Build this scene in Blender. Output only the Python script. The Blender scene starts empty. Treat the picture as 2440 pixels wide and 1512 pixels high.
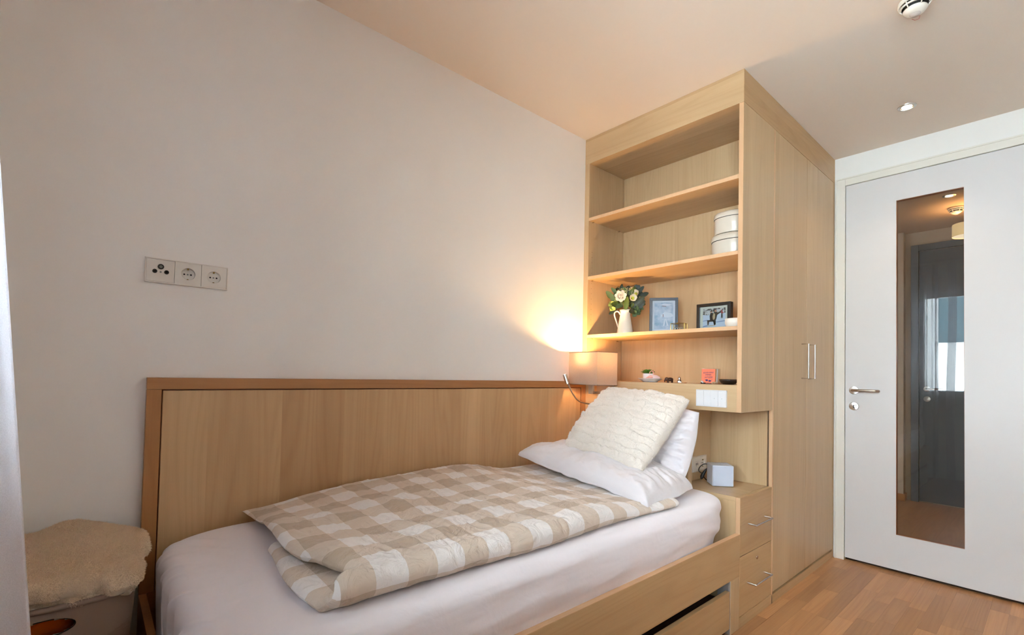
import bpy, math, random
import numpy as np
from mathutils import Vector, Matrix, noise
random.seed(7); rng = np.random.default_rng(7)
S = bpy.context.scene
C = S.collection
PI = math.pi

# ------------------------------------------------------------------ camera
cam = bpy.data.cameras.new('camera'); camo = bpy.data.objects.new('camera', cam); C.objects.link(camo)
R2 = Vector((0.7524292, -0.65832088, 0.0215387)); U2 = Vector((-0.03301389, -0.00503391, 0.99944222)); FW = Vector((0.65784525, 0.75272059, 0.0255214))
M = Matrix((R2, U2, -FW)).transposed().to_4x4(); M.translation = Vector((-2.26657441, -1.92328746, 1.14150351))
camo.matrix_world = M
cam.sensor_width = 36; cam.sensor_fit = 'HORIZONTAL'; cam.lens = 1140.77883 * 36 / 2440
cam.shift_x = (1220 - 1215.5) / 2440; cam.shift_y = (860.2 - 756) / 2440; cam.clip_start = 0.02
S.camera = camo
# ------------------------------------------------------------------ view, world, lights
S.view_settings.view_transform = 'Standard'; S.view_settings.look = 'None'; S.view_settings.gamma = 1
S.view_settings.use_curve_mapping = False; S.view_settings.exposure = 2.0
S.cycles.use_denoising = True; S.cycles.max_bounces = 10; S.cycles.diffuse_bounces = 6; S.cycles.glossy_bounces = 4
S.cycles.transmission_bounces = 8; S.cycles.transparent_max_bounces = 12; S.cycles.sample_clamp_indirect = 6
S.cycles.caustics_reflective = False; S.cycles.caustics_refractive = False
W = bpy.data.worlds.new('overcast_sky'); S.world = W; W.use_nodes = True
bg = W.node_tree.nodes['Background']; bg.inputs[0].default_value = (0.80, 0.89, 1.0, 1); bg.inputs[1].default_value = 10.0

def light(name, kind, loc, energy, color, rot=None, **k):
    l = bpy.data.lights.new(name, kind); l.energy = energy; l.color = color
    for a, b in k.items(): setattr(l, a, b)
    o = bpy.data.objects.new(name, l); o.location = loc
    if rot: o.rotation_euler = rot
    C.objects.link(o); return o
WX = -2.62                       # window wall
WY0, WY1, WZ0, WZ1 = -2.85, -0.78, 0.98, 2.24
# light portal in the window opening (guides sky light sampling, gives no light itself)
pt = light('window_portal', 'AREA', (WX - 0.02, (WY0 + WY1) / 2, (WZ0 + WZ1) / 2), 1, (1, 1, 1), (0, -PI / 2, 0), shape='RECTANGLE', size=WZ1 - WZ0, size_y=WY1 - WY0)
pt.data.cycles.is_portal = True
WARM = (1.0, 0.585, 0.22)

# ------------------------------------------------------------------ materials
def new_mat(name):
    m = bpy.data.materials.new(name); m.use_nodes = True; nt = m.node_tree
    return m, nt, nt.nodes['Principled BSDF']
def N(nt, t, **k):
    n = nt.nodes.new(t)
    for a, b in k.items(): setattr(n, a, b)
    return n
def lk(nt, a, b): nt.links.new(a, b)
def srgb(r, g, b):
    f = lambda c: ((c / 255 + 0.055) / 1.055) ** 2.4 if c / 255 > 0.04045 else c / 255 / 12.92
    return (f(r), f(g), f(b), 1)
def plain(name, col, rough=0.5, metal=0, bump=0, bscale=200, spec=None, coat=0):
    m, nt, p = new_mat(name); p.inputs['Base Color'].default_value = col
    p.inputs['Roughness'].default_value = rough; p.inputs['Metallic'].default_value = metal
    if spec is not None: p.inputs['Specular IOR Level'].default_value = spec
    if coat: p.inputs['Coat Weight'].default_value = coat; p.inputs['Coat Roughness'].default_value = 0.1
    tc = N(nt, 'ShaderNodeTexCoord'); nz = N(nt, 'ShaderNodeTexNoise'); nz.inputs['Scale'].default_value = bscale; nz.inputs['Detail'].default_value = 4
    lk(nt, tc.outputs['Object'], nz.inputs['Vector'])
    if bump:
        b = N(nt, 'ShaderNodeBump'); b.inputs['Strength'].default_value = bump; b.inputs['Distance'].default_value = 0.001
        lk(nt, nz.outputs['Fac'], b.inputs['Height']); lk(nt, b.outputs[0], p.inputs['Normal'])
    mr = N(nt, 'ShaderNodeMapRange'); mr.inputs['To Min'].default_value = max(0, rough - 0.04); mr.inputs['To Max'].default_value = min(1, rough + 0.04)
    lk(nt, nz.outputs['Fac'], mr.inputs['Value']); lk(nt, mr.outputs[0], p.inputs['Roughness'])
    return m
def wood(name, axis, a, b, seam=0.21, rough=0.38, fine=1.0, figure=1.0):
    """veneer: grain runs along axis, a/b light and dark tone, seam = width of a veneer leaf"""
    m, nt, p = new_mat(name)
    tc = N(nt, 'ShaderNodeTexCoord'); oi = N(nt, 'ShaderNodeObjectInfo')
    sep = N(nt, 'ShaderNodeSeparateXYZ'); lk(nt, tc.outputs['Object'], sep.inputs[0])
    ax = 'XYZ'.index(axis); others = [i for i in range(3) if i != ax]
    add = N(nt, 'ShaderNodeMath', operation='ADD'); lk(nt, sep.outputs[others[0]], add.inputs[0]); lk(nt, sep.outputs[others[1]], add.inputs[1])
    off = N(nt, 'ShaderNodeMath', operation='MULTIPLY'); lk(nt, oi.outputs['Random'], off.inputs[0]); off.inputs[1].default_value = 7.3
    ac = N(nt, 'ShaderNodeMath', operation='ADD'); lk(nt, add.outputs[0], ac.inputs[0]); lk(nt, off.outputs[0], ac.inputs[1])
    # leaf id
    dv = N(nt, 'ShaderNodeMath', operation='DIVIDE'); lk(nt, ac.outputs[0], dv.inputs[0]); dv.inputs[1].default_value = seam
    fl = N(nt, 'ShaderNodeMath', operation='FLOOR'); lk(nt, dv.outputs[0], fl.inputs[0])
    wn = N(nt, 'ShaderNodeTexWhiteNoise', noise_dimensions='1D'); lk(nt, fl.outputs[0], wn.inputs['W'])
    def coord(sa, sg):
        c = N(nt, 'ShaderNodeCombineXYZ')
        x = N(nt, 'ShaderNodeMath', operation='MULTIPLY'); x.inputs[1].default_value = sa; lk(nt, ac.outputs[0], x.inputs[0])
        z = N(nt, 'ShaderNodeMath', operation='MULTIPLY'); z.inputs[1].default_value = sg; lk(nt, sep.outputs[ax], z.inputs[0])
        l = N(nt, 'ShaderNodeMath', operation='MULTIPLY'); l.inputs[1].default_value = 13.0; lk(nt, wn.outputs['Value'], l.inputs[0])
        lk(nt, x.outputs[0], c.inputs[0]); lk(nt, l.outputs[0], c.inputs[1]); lk(nt, z.outputs[0], c.inputs[2]); return c
    def nz(c, det, sc=1.0):
        n = N(nt, 'ShaderNodeTexNoise'); n.inputs['Scale'].default_value = sc; n.inputs['Detail'].default_value = det; lk(nt, c.outputs[0], n.inputs['Vector']); return n
    f1 = nz(coord(420, 4), 3); f2 = nz(coord(11, 0.8), 3)
    f3 = nz(coord(9, 0.55), 0.5)
    ms = N(nt, 'ShaderNodeMath', operation='MULTIPLY'); lk(nt, f3.outputs['Fac'], ms.inputs[0]); ms.inputs[1].default_value = 46
    wv = N(nt, 'ShaderNodeMath', operation='SINE'); lk(nt, ms.outputs[0], wv.inputs[0])
    wa = N(nt, 'ShaderNodeMath', operation='ABSOLUTE'); lk(nt, wv.outputs[0], wa.inputs[0])
    def mul(s, k):
        q = N(nt, 'ShaderNodeMath', operation='MULTIPLY'); lk(nt, s, q.inputs[0]); q.inputs[1].default_value = k; return q.outputs[0]
    def plus(x, y):
        q = N(nt, 'ShaderNodeMath', operation='ADD'); lk(nt, x, q.inputs[0]); lk(nt, y, q.inputs[1]); return q.outputs[0]
    pw = N(nt, 'ShaderNodeMath', operation='POWER'); lk(nt, wa.outputs[0], pw.inputs[0]); pw.inputs[1].default_value = 5
    tot = plus(plus(mul(f1.outputs['Fac'], 0.24 * fine), mul(f2.outputs['Fac'], 0.55)), plus(mul(wn.outputs['Value'], 0.42 if name.startswith('head') else 0.16), mul(pw.outputs[0], 0.09 * figure)))
    mr = N(nt, 'ShaderNodeMapRange'); mr.inputs['From Min'].default_value = 0.25; mr.inputs['From Max'].default_value = 0.95; lk(nt, tot, mr.inputs['Value'])
    mx = N(nt, 'ShaderNodeMix', data_type='RGBA'); mx.inputs[6].default_value = a; mx.inputs[7].default_value = b
    lk(nt, mr.outputs[0], mx.inputs[0]); lk(nt, mx.outputs[2], p.inputs['Base Color'])
    bp = N(nt, 'ShaderNodeBump'); bp.inputs['Strength'].default_value = 0.08; bp.inputs['Distance'].default_value = 0.0006; lk(nt, f1.outputs['Fac'], bp.inputs['Height'])
    lk(nt, bp.outputs[0], p.inputs['Normal'])
    p.inputs['Roughness'].default_value = rough; p.inputs['Specular IOR Level'].default_value = 0.4
    return m
MA, MB_ = srgb(206, 177, 138), srgb(174, 141, 101)
WZ = wood('maple_vertical_grain', 'Z', MA, MB_)
WYg = wood('maple_cross_grain', 'Y', MA, MB_)
WXg = wood('maple_long_grain', 'X', srgb(202, 168, 124), srgb(168, 130, 86))
EDGE = wood('maple_edge_band', 'Z', srgb(216, 178, 140), srgb(200, 156, 116), fine=0.6)
PZ = wood('headboard_maple_panel', 'Z', srgb(220, 183, 137), srgb(183, 141, 97), seam=0.235)
BZ = wood('beech_frame_vertical', 'Z', srgb(186, 133, 84), srgb(152, 98, 56), seam=3)
BX = wood('beech_frame_long', 'X', srgb(186, 133, 84), srgb(152, 98, 56), seam=3)
DARKGAP = plain('dark_gap', srgb(52, 34, 22), 0.8)
def plank_mat():
    m = wood('oak_parquet', 'X', srgb(204, 152, 104), srgb(158, 108, 68), seam=50, rough=0.36, fine=1.3)
    nt = m.node_tree; p = nt.nodes['Principled BSDF']; lnk = p.inputs['Base Color'].links[0]; src = lnk.from_socket
    oi = N(nt, 'ShaderNodeObjectInfo'); hs = N(nt, 'ShaderNodeHueSaturation'); mr = N(nt, 'ShaderNodeMapRange')
    mr.inputs['To Min'].default_value = 0.80; mr.inputs['To Max'].default_value = 1.18
    lk(nt, oi.outputs['Random'], mr.inputs['Value']); lk(nt, mr.outputs[0], hs.inputs['Value']); lk(nt, src, hs.inputs['Color']); lk(nt, hs.outputs[0], p.inputs['Base Color'])
    return m
OAK = plank_mat()
WALL = plain('painted_wall', srgb(240, 235, 230), 0.85, bump=0.12, bscale=350, spec=0.2)
CEIL = plain('painted_ceiling', srgb(227, 215, 203), 0.9, bump=0.08, bscale=300, spec=0.15)
DOORW = plain('white_lacquer_door', srgb(214, 213, 214), 0.42, spec=0.4)
FRAMEW = plain('cream_lacquer_frame', srgb(226, 224, 216), 0.45)
GREYD = plain('grey_lacquer_door', srgb(98, 108, 116), 0.45)
STEEL = plain('brushed_steel', srgb(200, 196, 190), 0.26, metal=1, bump=0.02, bscale=900)
ROS, nt_, p_ = new_mat('radially_brushed_steel'); p_.inputs['Base Color'].default_value = srgb(206, 202, 198); p_.inputs['Metallic'].default_value = 1; p_.inputs['Roughness'].default_value = 0.34; p_.inputs['Anisotropic'].default_value = 0.85
tg_ = N(nt_, 'ShaderNodeTangent', direction_type='RADIAL', axis='X'); lk(nt_, tg_.outputs[0], p_.inputs['Tangent'])
NICKEL = plain('satin_nickel', srgb(186, 176, 164), 0.32, metal=1)
WPLAST = plain('white_plastic', srgb(216, 216, 218), 0.35)
CPLAST = plain('ivory_plastic', srgb(226, 218, 208), 0.4)
BLACK = plain('black_plastic', srgb(18, 16, 16), 0.4)
SLOTK = plain('dark_slot', srgb(12, 10, 10), 0.7)
GREYK = plain('grey_plastic', srgb(130, 134, 130), 0.5)
BRASS = plain('aged_brass', srgb(150, 120, 60), 0.35, metal=1)
def fabric(name, col, rough=0.9, scale=900, bump=0.15, wr=0, sheen=0.3, trans=0):
    m, nt, p = new_mat(name); p.inputs['Base Color'].default_value = col; p.inputs['Roughness'].default_value = rough
    p.inputs['Sheen Weight'].default_value = sheen; p.inputs['Specular IOR Level'].default_value = 0.15
    tc = N(nt, 'ShaderNodeTexCoord'); n1 = N(nt, 'ShaderNodeTexNoise'); n1.inputs['Scale'].default_value = scale; lk(nt, tc.outputs['Object'], n1.inputs['Vector'])
    b = N(nt, 'ShaderNodeBump'); b.inputs['Strength'].default_value = bump; b.inputs['Distance'].default_value = 0.0006; lk(nt, n1.outputs['Fac'], b.inputs['Height'])
    last = b
    if wr:
        n2 = N(nt, 'ShaderNodeTexNoise'); n2.inputs['Scale'].default_value = 14; n2.inputs['Detail'].default_value = 5; n2.inputs['Distortion'].default_value = 1.2; lk(nt, tc.outputs['Object'], n2.inputs['Vector'])
        b2 = N(nt, 'ShaderNodeBump'); b2.inputs['Strength'].default_value = wr; b2.inputs['Distance'].default_value = 0.01; lk(nt, n2.outputs['Fac'], b2.inputs['Height'])
        lk(nt, b.outputs[0], b2.inputs['Normal']); last = b2
    lk(nt, last.outputs[0], p.inputs['Normal'])
    return m
SHEET = fabric('white_jersey_sheet', srgb(240, 233, 238), wr=0.12)
COTTON = fabric('white_cotton', srgb(222, 216, 219), wr=0.35)
FURW = fabric('cream_plush', srgb(230, 220, 210), scale=500, bump=0.4, sheen=0.5)
FURB = fabric('beige_fleece', srgb(246, 224, 196), scale=400, bump=0.4, sheen=0.3)

# ------------------------------------------------------------------ mesh helpers
class MB:
    def __init__(s, T=None): s.v = []; s.f = []; s.mi = []; s.T = T; s.uv = None
    def add(s, vs, fs, mi=0):
        n = len(s.v)
        for p in vs:
            p = Vector(p)
            if s.T is not None: p = s.T @ p
            s.v.append(p)
        for f in fs: s.f.append([i + n for i in f]); s.mi.append(mi)
        return s
    def box(s, x0, x1, y0, y1, z0, z1, mi=0):
        x0, x1 = sorted((x0, x1)); y0, y1 = sorted((y0, y1)); z0, z1 = sorted((z0, z1))
        v = [(x0, y0, z0), (x1, y0, z0), (x1, y1, z0), (x0, y1, z0), (x0, y0, z1), (x1, y0, z1), (x1, y1, z1), (x0, y1, z1)]
        return s.add(v, [(0, 3, 2, 1), (4, 5, 6, 7), (0, 1, 5, 4), (1, 2, 6, 5), (2, 3, 7, 6), (3, 0, 4, 7)], mi)
    def tube(s, pts, r, n=12, cap=True, mi=0, closed=False):
        pts = [Vector(p) for p in pts]; rs = r if isinstance(r, (list, tuple)) else [r] * len(pts)
        v = []; f = []; up = None
        for i, p in enumerate(pts):
            a = pts[(i - 1) % len(pts)] if (i > 0 or closed) else pts[i]; b = pts[(i + 1) % len(pts)] if (i < len(pts) - 1 or closed) else pts[i]
            t = (b - a).normalized()
            if up is None: up = t.orthogonal().normalized()
            up = (up - t * up.dot(t)).normalized(); w = t.cross(up)
            for k in range(n): q = 2 * PI * k / n; v.append(p + (up * math.cos(q) + w * math.sin(q)) * rs[i])
        m = len(pts)
        for i in range(m if closed else m - 1):
            j = (i + 1) % m
            for k in range(n): f.append((i * n + k, i * n + (k + 1) % n, j * n + (k + 1) % n, j * n + k))
        if cap and not closed: f.append(tuple(range(n - 1, -1, -1))); f.append(tuple(range((m - 1) * n, m * n)))
        return s.add(v, f, mi)
    def lathe(s, prof, c=(0, 0, 0), n=32, mi=0, axis='Z', a0=0, a1=2 * PI):
        v = []; f = []; full = abs(a1 - a0 - 2 * PI) < 1e-6; m = n if full else n + 1
        for r, z in prof:
            for k in range(m):
                q = a0 + (a1 - a0) * k / n
                p = (r * math.cos(q), r * math.sin(q), z)
                if axis == 'W': p = (p[0], p[1], z)
                v.append((p[0] + c[0], p[1] + c[1], p[2] + c[2]))
        for i in range(len(prof) - 1):
            for k in range(n): f.append((i * m + k, i * m + (k + 1) % m, (i + 1) * m + (k + 1) % m, (i + 1) * m + k))
        return s.add(v, f, mi)
    def grid(s, fn, nu, nv, mi=0, wrapu=False):
        v = [fn(i / (nu if wrapu else nu - 1), j / (nv - 1)) for j in range(nv) for i in range(nu)]
        f = []
        for j in range(nv - 1):
            for i in range(nu if wrapu else nu - 1):
                k = (i + 1) % nu; f.append((j * nu + i, j * nu + k, (j + 1) * nu + k, (j + 1) * nu + i))
        return s.add(v, f, mi)
    def ball(s, c, r, n=12, sq=(1, 1, 1), mi=0):
        return s.grid(lambda u, w: (c[0] + r * sq[0] * math.cos(2 * PI * u) * math.sin(PI * (0.001 + 0.998 * w)), c[1] + r * sq[1] * math.sin(2 * PI * u) * math.sin(PI * (0.001 + 0.998 * w)), c[2] - r * sq[2] * math.cos(PI * w)), n * 2, n, mi, wrapu=True)
    def prism(s, poly, z0, z1, mi=0):
        n = len(poly); v = [(x, y, z0) for x, y in poly] + [(x, y, z1) for x, y in poly]
        return s.add(v, [tuple(range(n - 1, -1, -1)), tuple(range(n, 2 * n))] + [(i, (i + 1) % n, n + (i + 1) % n, n + i) for i in range(n)], mi)
    def build(s, name, mat, parent=None, loc=None, smooth=False, bevel=0, label=None, kind=None):
        me = bpy.data.meshes.new(name)
        o0 = Vector(loc) if loc is not None else (root_loc(parent) if parent else Vector((0, 0, 0)))
        me.from_pydata([p - o0 for p in s.v], [], s.f); me.update()
        for m in (mat if isinstance(mat, (list, tuple)) else [mat]): me.materials.append(m)
        if any(s.mi): me.polygons.foreach_set('material_index', s.mi)
        if s.uv is not None:
            l = me.uv_layers.new(name='uv'); idx = np.zeros(len(me.loops), int); me.loops.foreach_get('vertex_index', idx)
            l.data.foreach_set('uv', np.array(s.uv, dtype=np.float32)[idx].ravel())
        if smooth: me.polygons.foreach_set('use_smooth', [True] * len(me.polygons))
        o = bpy.data.objects.new(name, me); C.objects.link(o)
        if parent: o.parent = parent
        else: o.location = o0
        if bevel:
            b = o.modifiers.new('bevel', 'BEVEL'); b.width = bevel; b.segments = 2; b.limit_method = 'ANGLE'; b.angle_limit = 0.8
        if smooth and smooth != True:
            e = o.modifiers.new('edge', 'EDGE_SPLIT'); e.split_angle = smooth
        if label: o['label'] = label
        if kind: o['kind'] = kind
        return o
def root_loc(o):
    while o.parent: o = o.parent
    return o.location.copy()
def thing(name, label, cat, loc, group=None):
    o = bpy.data.objects.new(name, None); C.objects.link(o); o.location = loc; o.empty_display_size = 0.05
    o['label'] = label; o['category'] = cat
    if group: o['group'] = group
    return o
def tag(o, label, cat, group=None):
    o['label'] = label; o['category'] = cat
    if group: o['group'] = group
    return o
def struct(o): o['kind'] = 'structure'; return o
def B(name, dims, mat, parent=None, bevel=0.0012, **k): return MB().box(*dims).build(name, mat, parent, bevel=bevel, **k)
def plane_T(o, u, v):   # local (u, v, out) frame on a surface
    u = Vector(u); v = Vector(v); w = u.cross(v)
    T = Matrix((u, v, w)).transposed().to_4x4(); T.translation = Vector(o); return T
def fbm(p, o=3): return noise.fractal(Vector(p), 1.0, 2.0, o)

# ------------------------------------------------------------------ setting
H = 2.6; WW = 0.96; X1 = 0.369; XD = 1.394; YR = -3.05
m = MB(); hx0, hx1, hz0, hz1 = -2.066, -1.926, 1.428, 1.473
m.box(WX - 0.2, hx0, 0, 0.15, -0.05, H + 0.1); m.box(hx1, XD + 0.1, 0, 0.15, -0.05, H + 0.1); m.box(hx0, hx1, 0, 0.15, -0.05, hz0); m.box(hx0, hx1, 0, 0.15, hz1, H + 0.1); m.box(hx0, hx1, 0.03, 0.15, hz0, hz1)
struct(m.build('wall_left', WALL))
struct(MB().box(WX - 0.2, XD + 0.1, YR - 0.15, YR, -0.05, H + 0.1).build('wall_right', WALL))
struct(MB().box(WX - 0.2, XD + 0.1, YR - 0.15, 0.15, H, H + 0.12).build('ceiling', CEIL))
# far wall with the door opening (y -2.09 .. -0.966)
DY0, DY1, DZ1 = -2.07, -0.966, 2.4605
w = MB(); w.box(XD, XD + 0.11, DY1 + 0.0, 0, 0, H); w.box(XD, XD + 0.11, YR, DY0, 0, H); w.box(XD, XD + 0.11, DY0, DY1, DZ1, H)
struct(w.build('wall_far', plain('white_wall_paint', srgb(236, 236, 234), 0.85, bump=0.1, bscale=350, spec=0.2)))
# window wall
w = MB(); w.box(WX - 0.2, WX, WY1, 0, 0, H); w.box(WX - 0.2, WX, YR, WY0, 0, H); w.box(WX - 0.2, WX, WY0, WY1, 0, WZ0); w.box(WX - 0.2, WX, WY0, WY1, WZ1, H)
struct(w.build('wall_near', WALL))
# floor: base and individual parquet strips
fl = struct(MB().box(WX - 0.2, XD + 0.11, YR - 0.1, 0.1, -0.06, -0.003).build('floor', plain('floor_base', srgb(110, 74, 46), 0.7)))
pw = 0.0685; rows = int((YR * -1 - 0.94) / pw) + 2
mesh_cache = {}
def plank(x0, x1, y0, y1, dz, parent=fl):
    L = round(x1 - x0, 3); key = L
    if key not in mesh_cache:
        m = MB(); b = 0.0003; Lx = L - 0.0002; Wy = pw - 0.0002; h = 0.006
        v = [(0, 0, -h), (Lx, 0, -h), (Lx, Wy, -h), (0, Wy, -h), (0, 0, -b), (Lx, 0, -b), (Lx, Wy, -b), (0, Wy, -b), (b, b, 0), (Lx - b, b, 0), (Lx - b, Wy - b, 0), (b, Wy - b, 0)]
        m.add(v, [(0, 1, 5, 4), (1, 2, 6, 5), (2, 3, 7, 6), (3, 0, 4, 7), (4, 5, 9, 8), (5, 6, 10, 9), (6, 7, 11, 10), (7, 4, 8, 11), (8, 9, 10, 11)])
        me = bpy.data.meshes.new('plank'); me.from_pydata(m.v, [], m.f); me.materials.append(OAK); mesh_cache[key] = me
    o = bpy.data.objects.new('plank', mesh_cache[key]); C.objects.link(o); o.parent = parent; o.location = (x0, y0, dz); return o
LEN = [0.30, 0.36, 0.42, 0.48, 0.54]
for r in range(rows):
    y0 = -0.938 - (r + 1) * pw
    if y0 < YR - pw: break
    x = XD + 0.07 - random.choice([0, 0.07, 0.13, 0.2, 0.26])
    xs = [x]
    while x > -1.35: x -= random.choice(LEN); xs.append(max(x, -1.35))
    if xs[0] < XD + 0.07: xs.insert(0, XD + 0.07)
    for a, b in zip(xs[1:], xs[:-1]):
        if b - a > 0.02: plank(a, b, y0, y0 + pw, -0.0003 * random.random())
m = MB(); 
for r in range(rows):
    y0 = -0.938 - (r + 1) * pw; m.box(WX, -1.3502, y0 + 0.0004, y0 + pw - 0.0004, -0.006, -0.0005)
m.build('plank', OAK, fl, kind='stuff')
# corridor beyond the door
HX = 3.75
CW = plain('corridor_wall', srgb(206, 190, 168), 0.85)
struct(MB().box(HX, HX + 0.1, -3.2, 0.3, 0, H).build('wall_corridor', CW))
w = MB(); w.box(3.66, HX, -0.94, 0.3, 0, H); struct(w.build('wall_corridor_pier', CW))
struct(MB().box(XD + 0.11, HX, 0.2, 0.3, 0, H).build('wall_corridor_left', CW))
struct(MB().box(XD + 0.11, HX, -3.3, -3.2, 0, H).build('wall_corridor_right', CW))
struct(MB().box(XD + 0.11, HX, -3.2, 0.3, H, H + 0.1).build('ceiling_corridor', plain('corridor_ceiling', srgb(204, 172, 138), 0.9)))
fc = struct(MB().box(XD + 0.07, HX + 0.1, -3.2, 0.3, -0.06, -0.002).build('floor_corridor', OAK))
bb = MB(); bb.box(3.648, 3.66, -0.952, 0.2, 0, 0.065); bb.box(3.66, HX, -0.952, -0.94, 0, 0.065); struct(bb.build('baseboard_corridor', BX))
d2 = bpy.data.objects.new('door_2', None); C.objects.link(d2); d2.location = (HX, -1.5, 0); struct(d2)
m = MB(); m.box(HX - 0.03, HX, -1.043, -0.986, 0, 2.47); m.box(HX - 0.03, HX, -2.12, -2.06, 0, 2.47); m.box(HX - 0.03, HX, -2.06, -1.043, 2.41, 2.47); m.build('door_frame', GREYD, d2, bevel=0.002)
B('door_leaf', (HX - 0.022, HX - 0.001, -2.055, -1.048, 0.012, 2.404), GREYD, d2)
T = plane_T((HX - 0.022, -1.104, 1.08), (0, -1, 0), (0, 0, 1))
hd = MB(T).lathe([(0.026, 0), (0.026, 0.006), (0.0, 0.008)], n=24); hd.tube([(0, 0, 0), (0, 0, 0.045), (0.01, 0, 0.055), (0.12, 0, 0.055)], 0.009); hd.build('door_handle', STEEL, d2, smooth=0.6)
MB(T).lathe([(0.026, 0), (0.026, 0.006), (0.0, 0.008)], (0, -0.096, 0), n=24).build('key_rosette', STEEL, d2, smooth=0.6)

# door_1
d1 = bpy.data.objects.new('door_1', None); C.objects.link(d1); d1.location = (XD, -1.5, 0); struct(d1)
LY1, LY0, LZ0, LZ1 = -1.0225, -2.01, 0.018, 2.4055
m = MB()
m.box(XD - 0.008, XD + 0.11, LY1 + 0.003, DY1, 0, DZ1); m.box(XD - 0.008, XD + 0.11, DY0, LY0 - 0.003, 0, DZ1); m.box(XD - 0.008, XD + 0.11, LY0 - 0.003, LY1 + 0.003, LZ1 + 0.003, DZ1)
m.build('door_frame', FRAMEW, d1, bevel=0.0015)
m = MB(); m.box(XD - 0.013, XD - 0.008, DY1 - 0.010, DY1 - 0.0005, 0, DZ1 - 0.001); m.box(XD - 0.013, XD - 0.008, DY0, DY1 - 0.010, DZ1 - 0.010, DZ1 - 0.001); m.build('frame_lip', FRAMEW, d1, bevel=0.001)
m = MB(); m.box(XD + 0.03, XD + 0.034, LY0 - 0.003, LY1 + 0.003, 0.0, 0.03); m.build('door_gap_shade', DARKGAP, d1)  # dark strip standing in for the shade in the gap under the leaf
GY1, GY0, GZ0, GZ1 = -1.2807, -1.5813, 0.2257, 2.246
m = MB(); x0, x1 = XD, XD + 0.042
m.box(x0, x1, GY1, LY1, LZ0, LZ1); m.box(x0, x1, LY0, GY0, LZ0, LZ1); m.box(x0, x1, GY0, GY1, LZ0, GZ0); m.box(x0, x1, GY0, GY1, GZ1, LZ1)
m.build('door_leaf', DOORW, d1)
bead = wood('pane_bead_wood', 'Z', srgb(190, 120, 66), srgb(170, 100, 50), seam=5)
m = MB(); t = 0.0012
m.box(x0 + 0.006, x1 - 0.004, GY1 - t, GY1, GZ0, GZ1); m.box(x0 + 0.006, x1 - 0.004, GY0, GY0 + t, GZ0, GZ1); m.box(x0 + 0.006, x1 - 0.004, GY0, GY1, GZ0, GZ0 + t); m.box(x0 + 0.006, x1 - 0.004, GY0, GY1, GZ1 - t, GZ1)
m.build('pane_bead', bead, d1)
def glass(name, tint=(1, 1, 1, 1), refl=1.0):
    m, nt, p = new_mat(name); nt.nodes.remove(p); out = nt.nodes['Material Output']
    tr = N(nt, 'ShaderNodeBsdfTransparent'); tr.inputs[0].default_value = tint; gl = N(nt, 'ShaderNodeBsdfGlossy'); gl.inputs['Roughness'].default_value = 0.005
    fr = N(nt, 'ShaderNodeFresnel'); fr.inputs[0].default_value = 1.52; ml = N(nt, 'ShaderNodeMath', operation='MULTIPLY'); ml.inputs[1].default_value = refl; ml.use_clamp = True
    mx = N(nt, 'ShaderNodeMixShader'); lk(nt, fr.outputs[0], ml.inputs[0]); lk(nt, ml.outputs[0], mx.inputs[0]); lk(nt, tr.outputs[0], mx.inputs[1]); lk(nt, gl.outputs[0], mx.inputs[2]); lk(nt, mx.outputs[0], out.inputs[0])
    return m
GLASS = glass('clear_glass', (0.94, 0.96, 0.95, 1), 1.0); DGLASS = glass('door_glass', (0.9, 0.9, 0.88, 1), 1.0)
MB().box(XD + 0.014, XD + 0.020, GY0 + 0.001, GY1 - 0.001, GZ0 + 0.001, GZ1 - 0.001).build('glass_pane', DGLASS, d1)
T = plane_T((XD, -1.0690, 1.0820), (0, -1, 0), (0, 0, 1))
ros = [(0.0265, 0), (0.0265, 0.003), (0.0245, 0.0055), (0.010, 0.007), (0.0, 0.007)]
hd = MB(T).lathe(ros, n=40).build('handle_rosette', ROS, d1, smooth=0.5)
lev = MB(T).tube([(0, 0, 0.005), (0, 0, 0.040), (0.003, 0, 0.048), (0.012, 0, 0.053), (0.05, 0, 0.055), (0.108, 0, 0.055), (0.122, 0, 0.052), (0.130, 0, 0.044), (0.132, 0, 0.034)], 0.0085, n=16).build('door_handle', NICKEL, d1, smooth=True)
kr = MB(T).lathe(ros, (0, -0.101, 0), n=40).build('key_rosette', ROS, d1, smooth=0.5)
m = MB(T); m.box(-0.003, 0.002, -0.110, -0.093, 0.0066, 0.0076); m.box(-0.003, 0.006, -0.112, -0.108, 0.0066, 0.0076); m.build('keyhole', BLACK, kr)

# window_1
wn = bpy.data.objects.new('window_1', None); C.objects.link(wn); wn.location = (WX - 0.08, (WY0 + WY1) / 2, WZ0); struct(wn)
WFR = plain('white_window_frame', srgb(226, 226, 226), 0.4)
m = MB(); xa, xb = WX - 0.12, WX - 0.05; ym = (WY0 + WY1) / 2; f = 0.06
for a, b in ((WY0, ym), (ym, WY1)):
    m.box(xa, xb, a, a + f, WZ0, WZ1); m.box(xa, xb, b - f, b, WZ0, WZ1); m.box(xa, xb, a + f, b - f, WZ0, WZ0 + f); m.box(xa, xb, a + f, b - f, WZ1 - f, WZ1)
m.build('window_frame', WFR, wn, bevel=0.003)
for a, b in ((WY0, ym), (ym, WY1)):
    MB().box(WX - 0.09, WX - 0.084, a + f - .005, b - f + .005, WZ0 + f - .005, WZ1 - f + .005).build('glass_pane', GLASS, wn)
B('window_sill', (WX - 0.05, WX + 0.12, WY0 - 0.03, WY1 + 0.03, WZ0 - 0.03, WZ0), WFR, wn, bevel=0.004)

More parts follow.
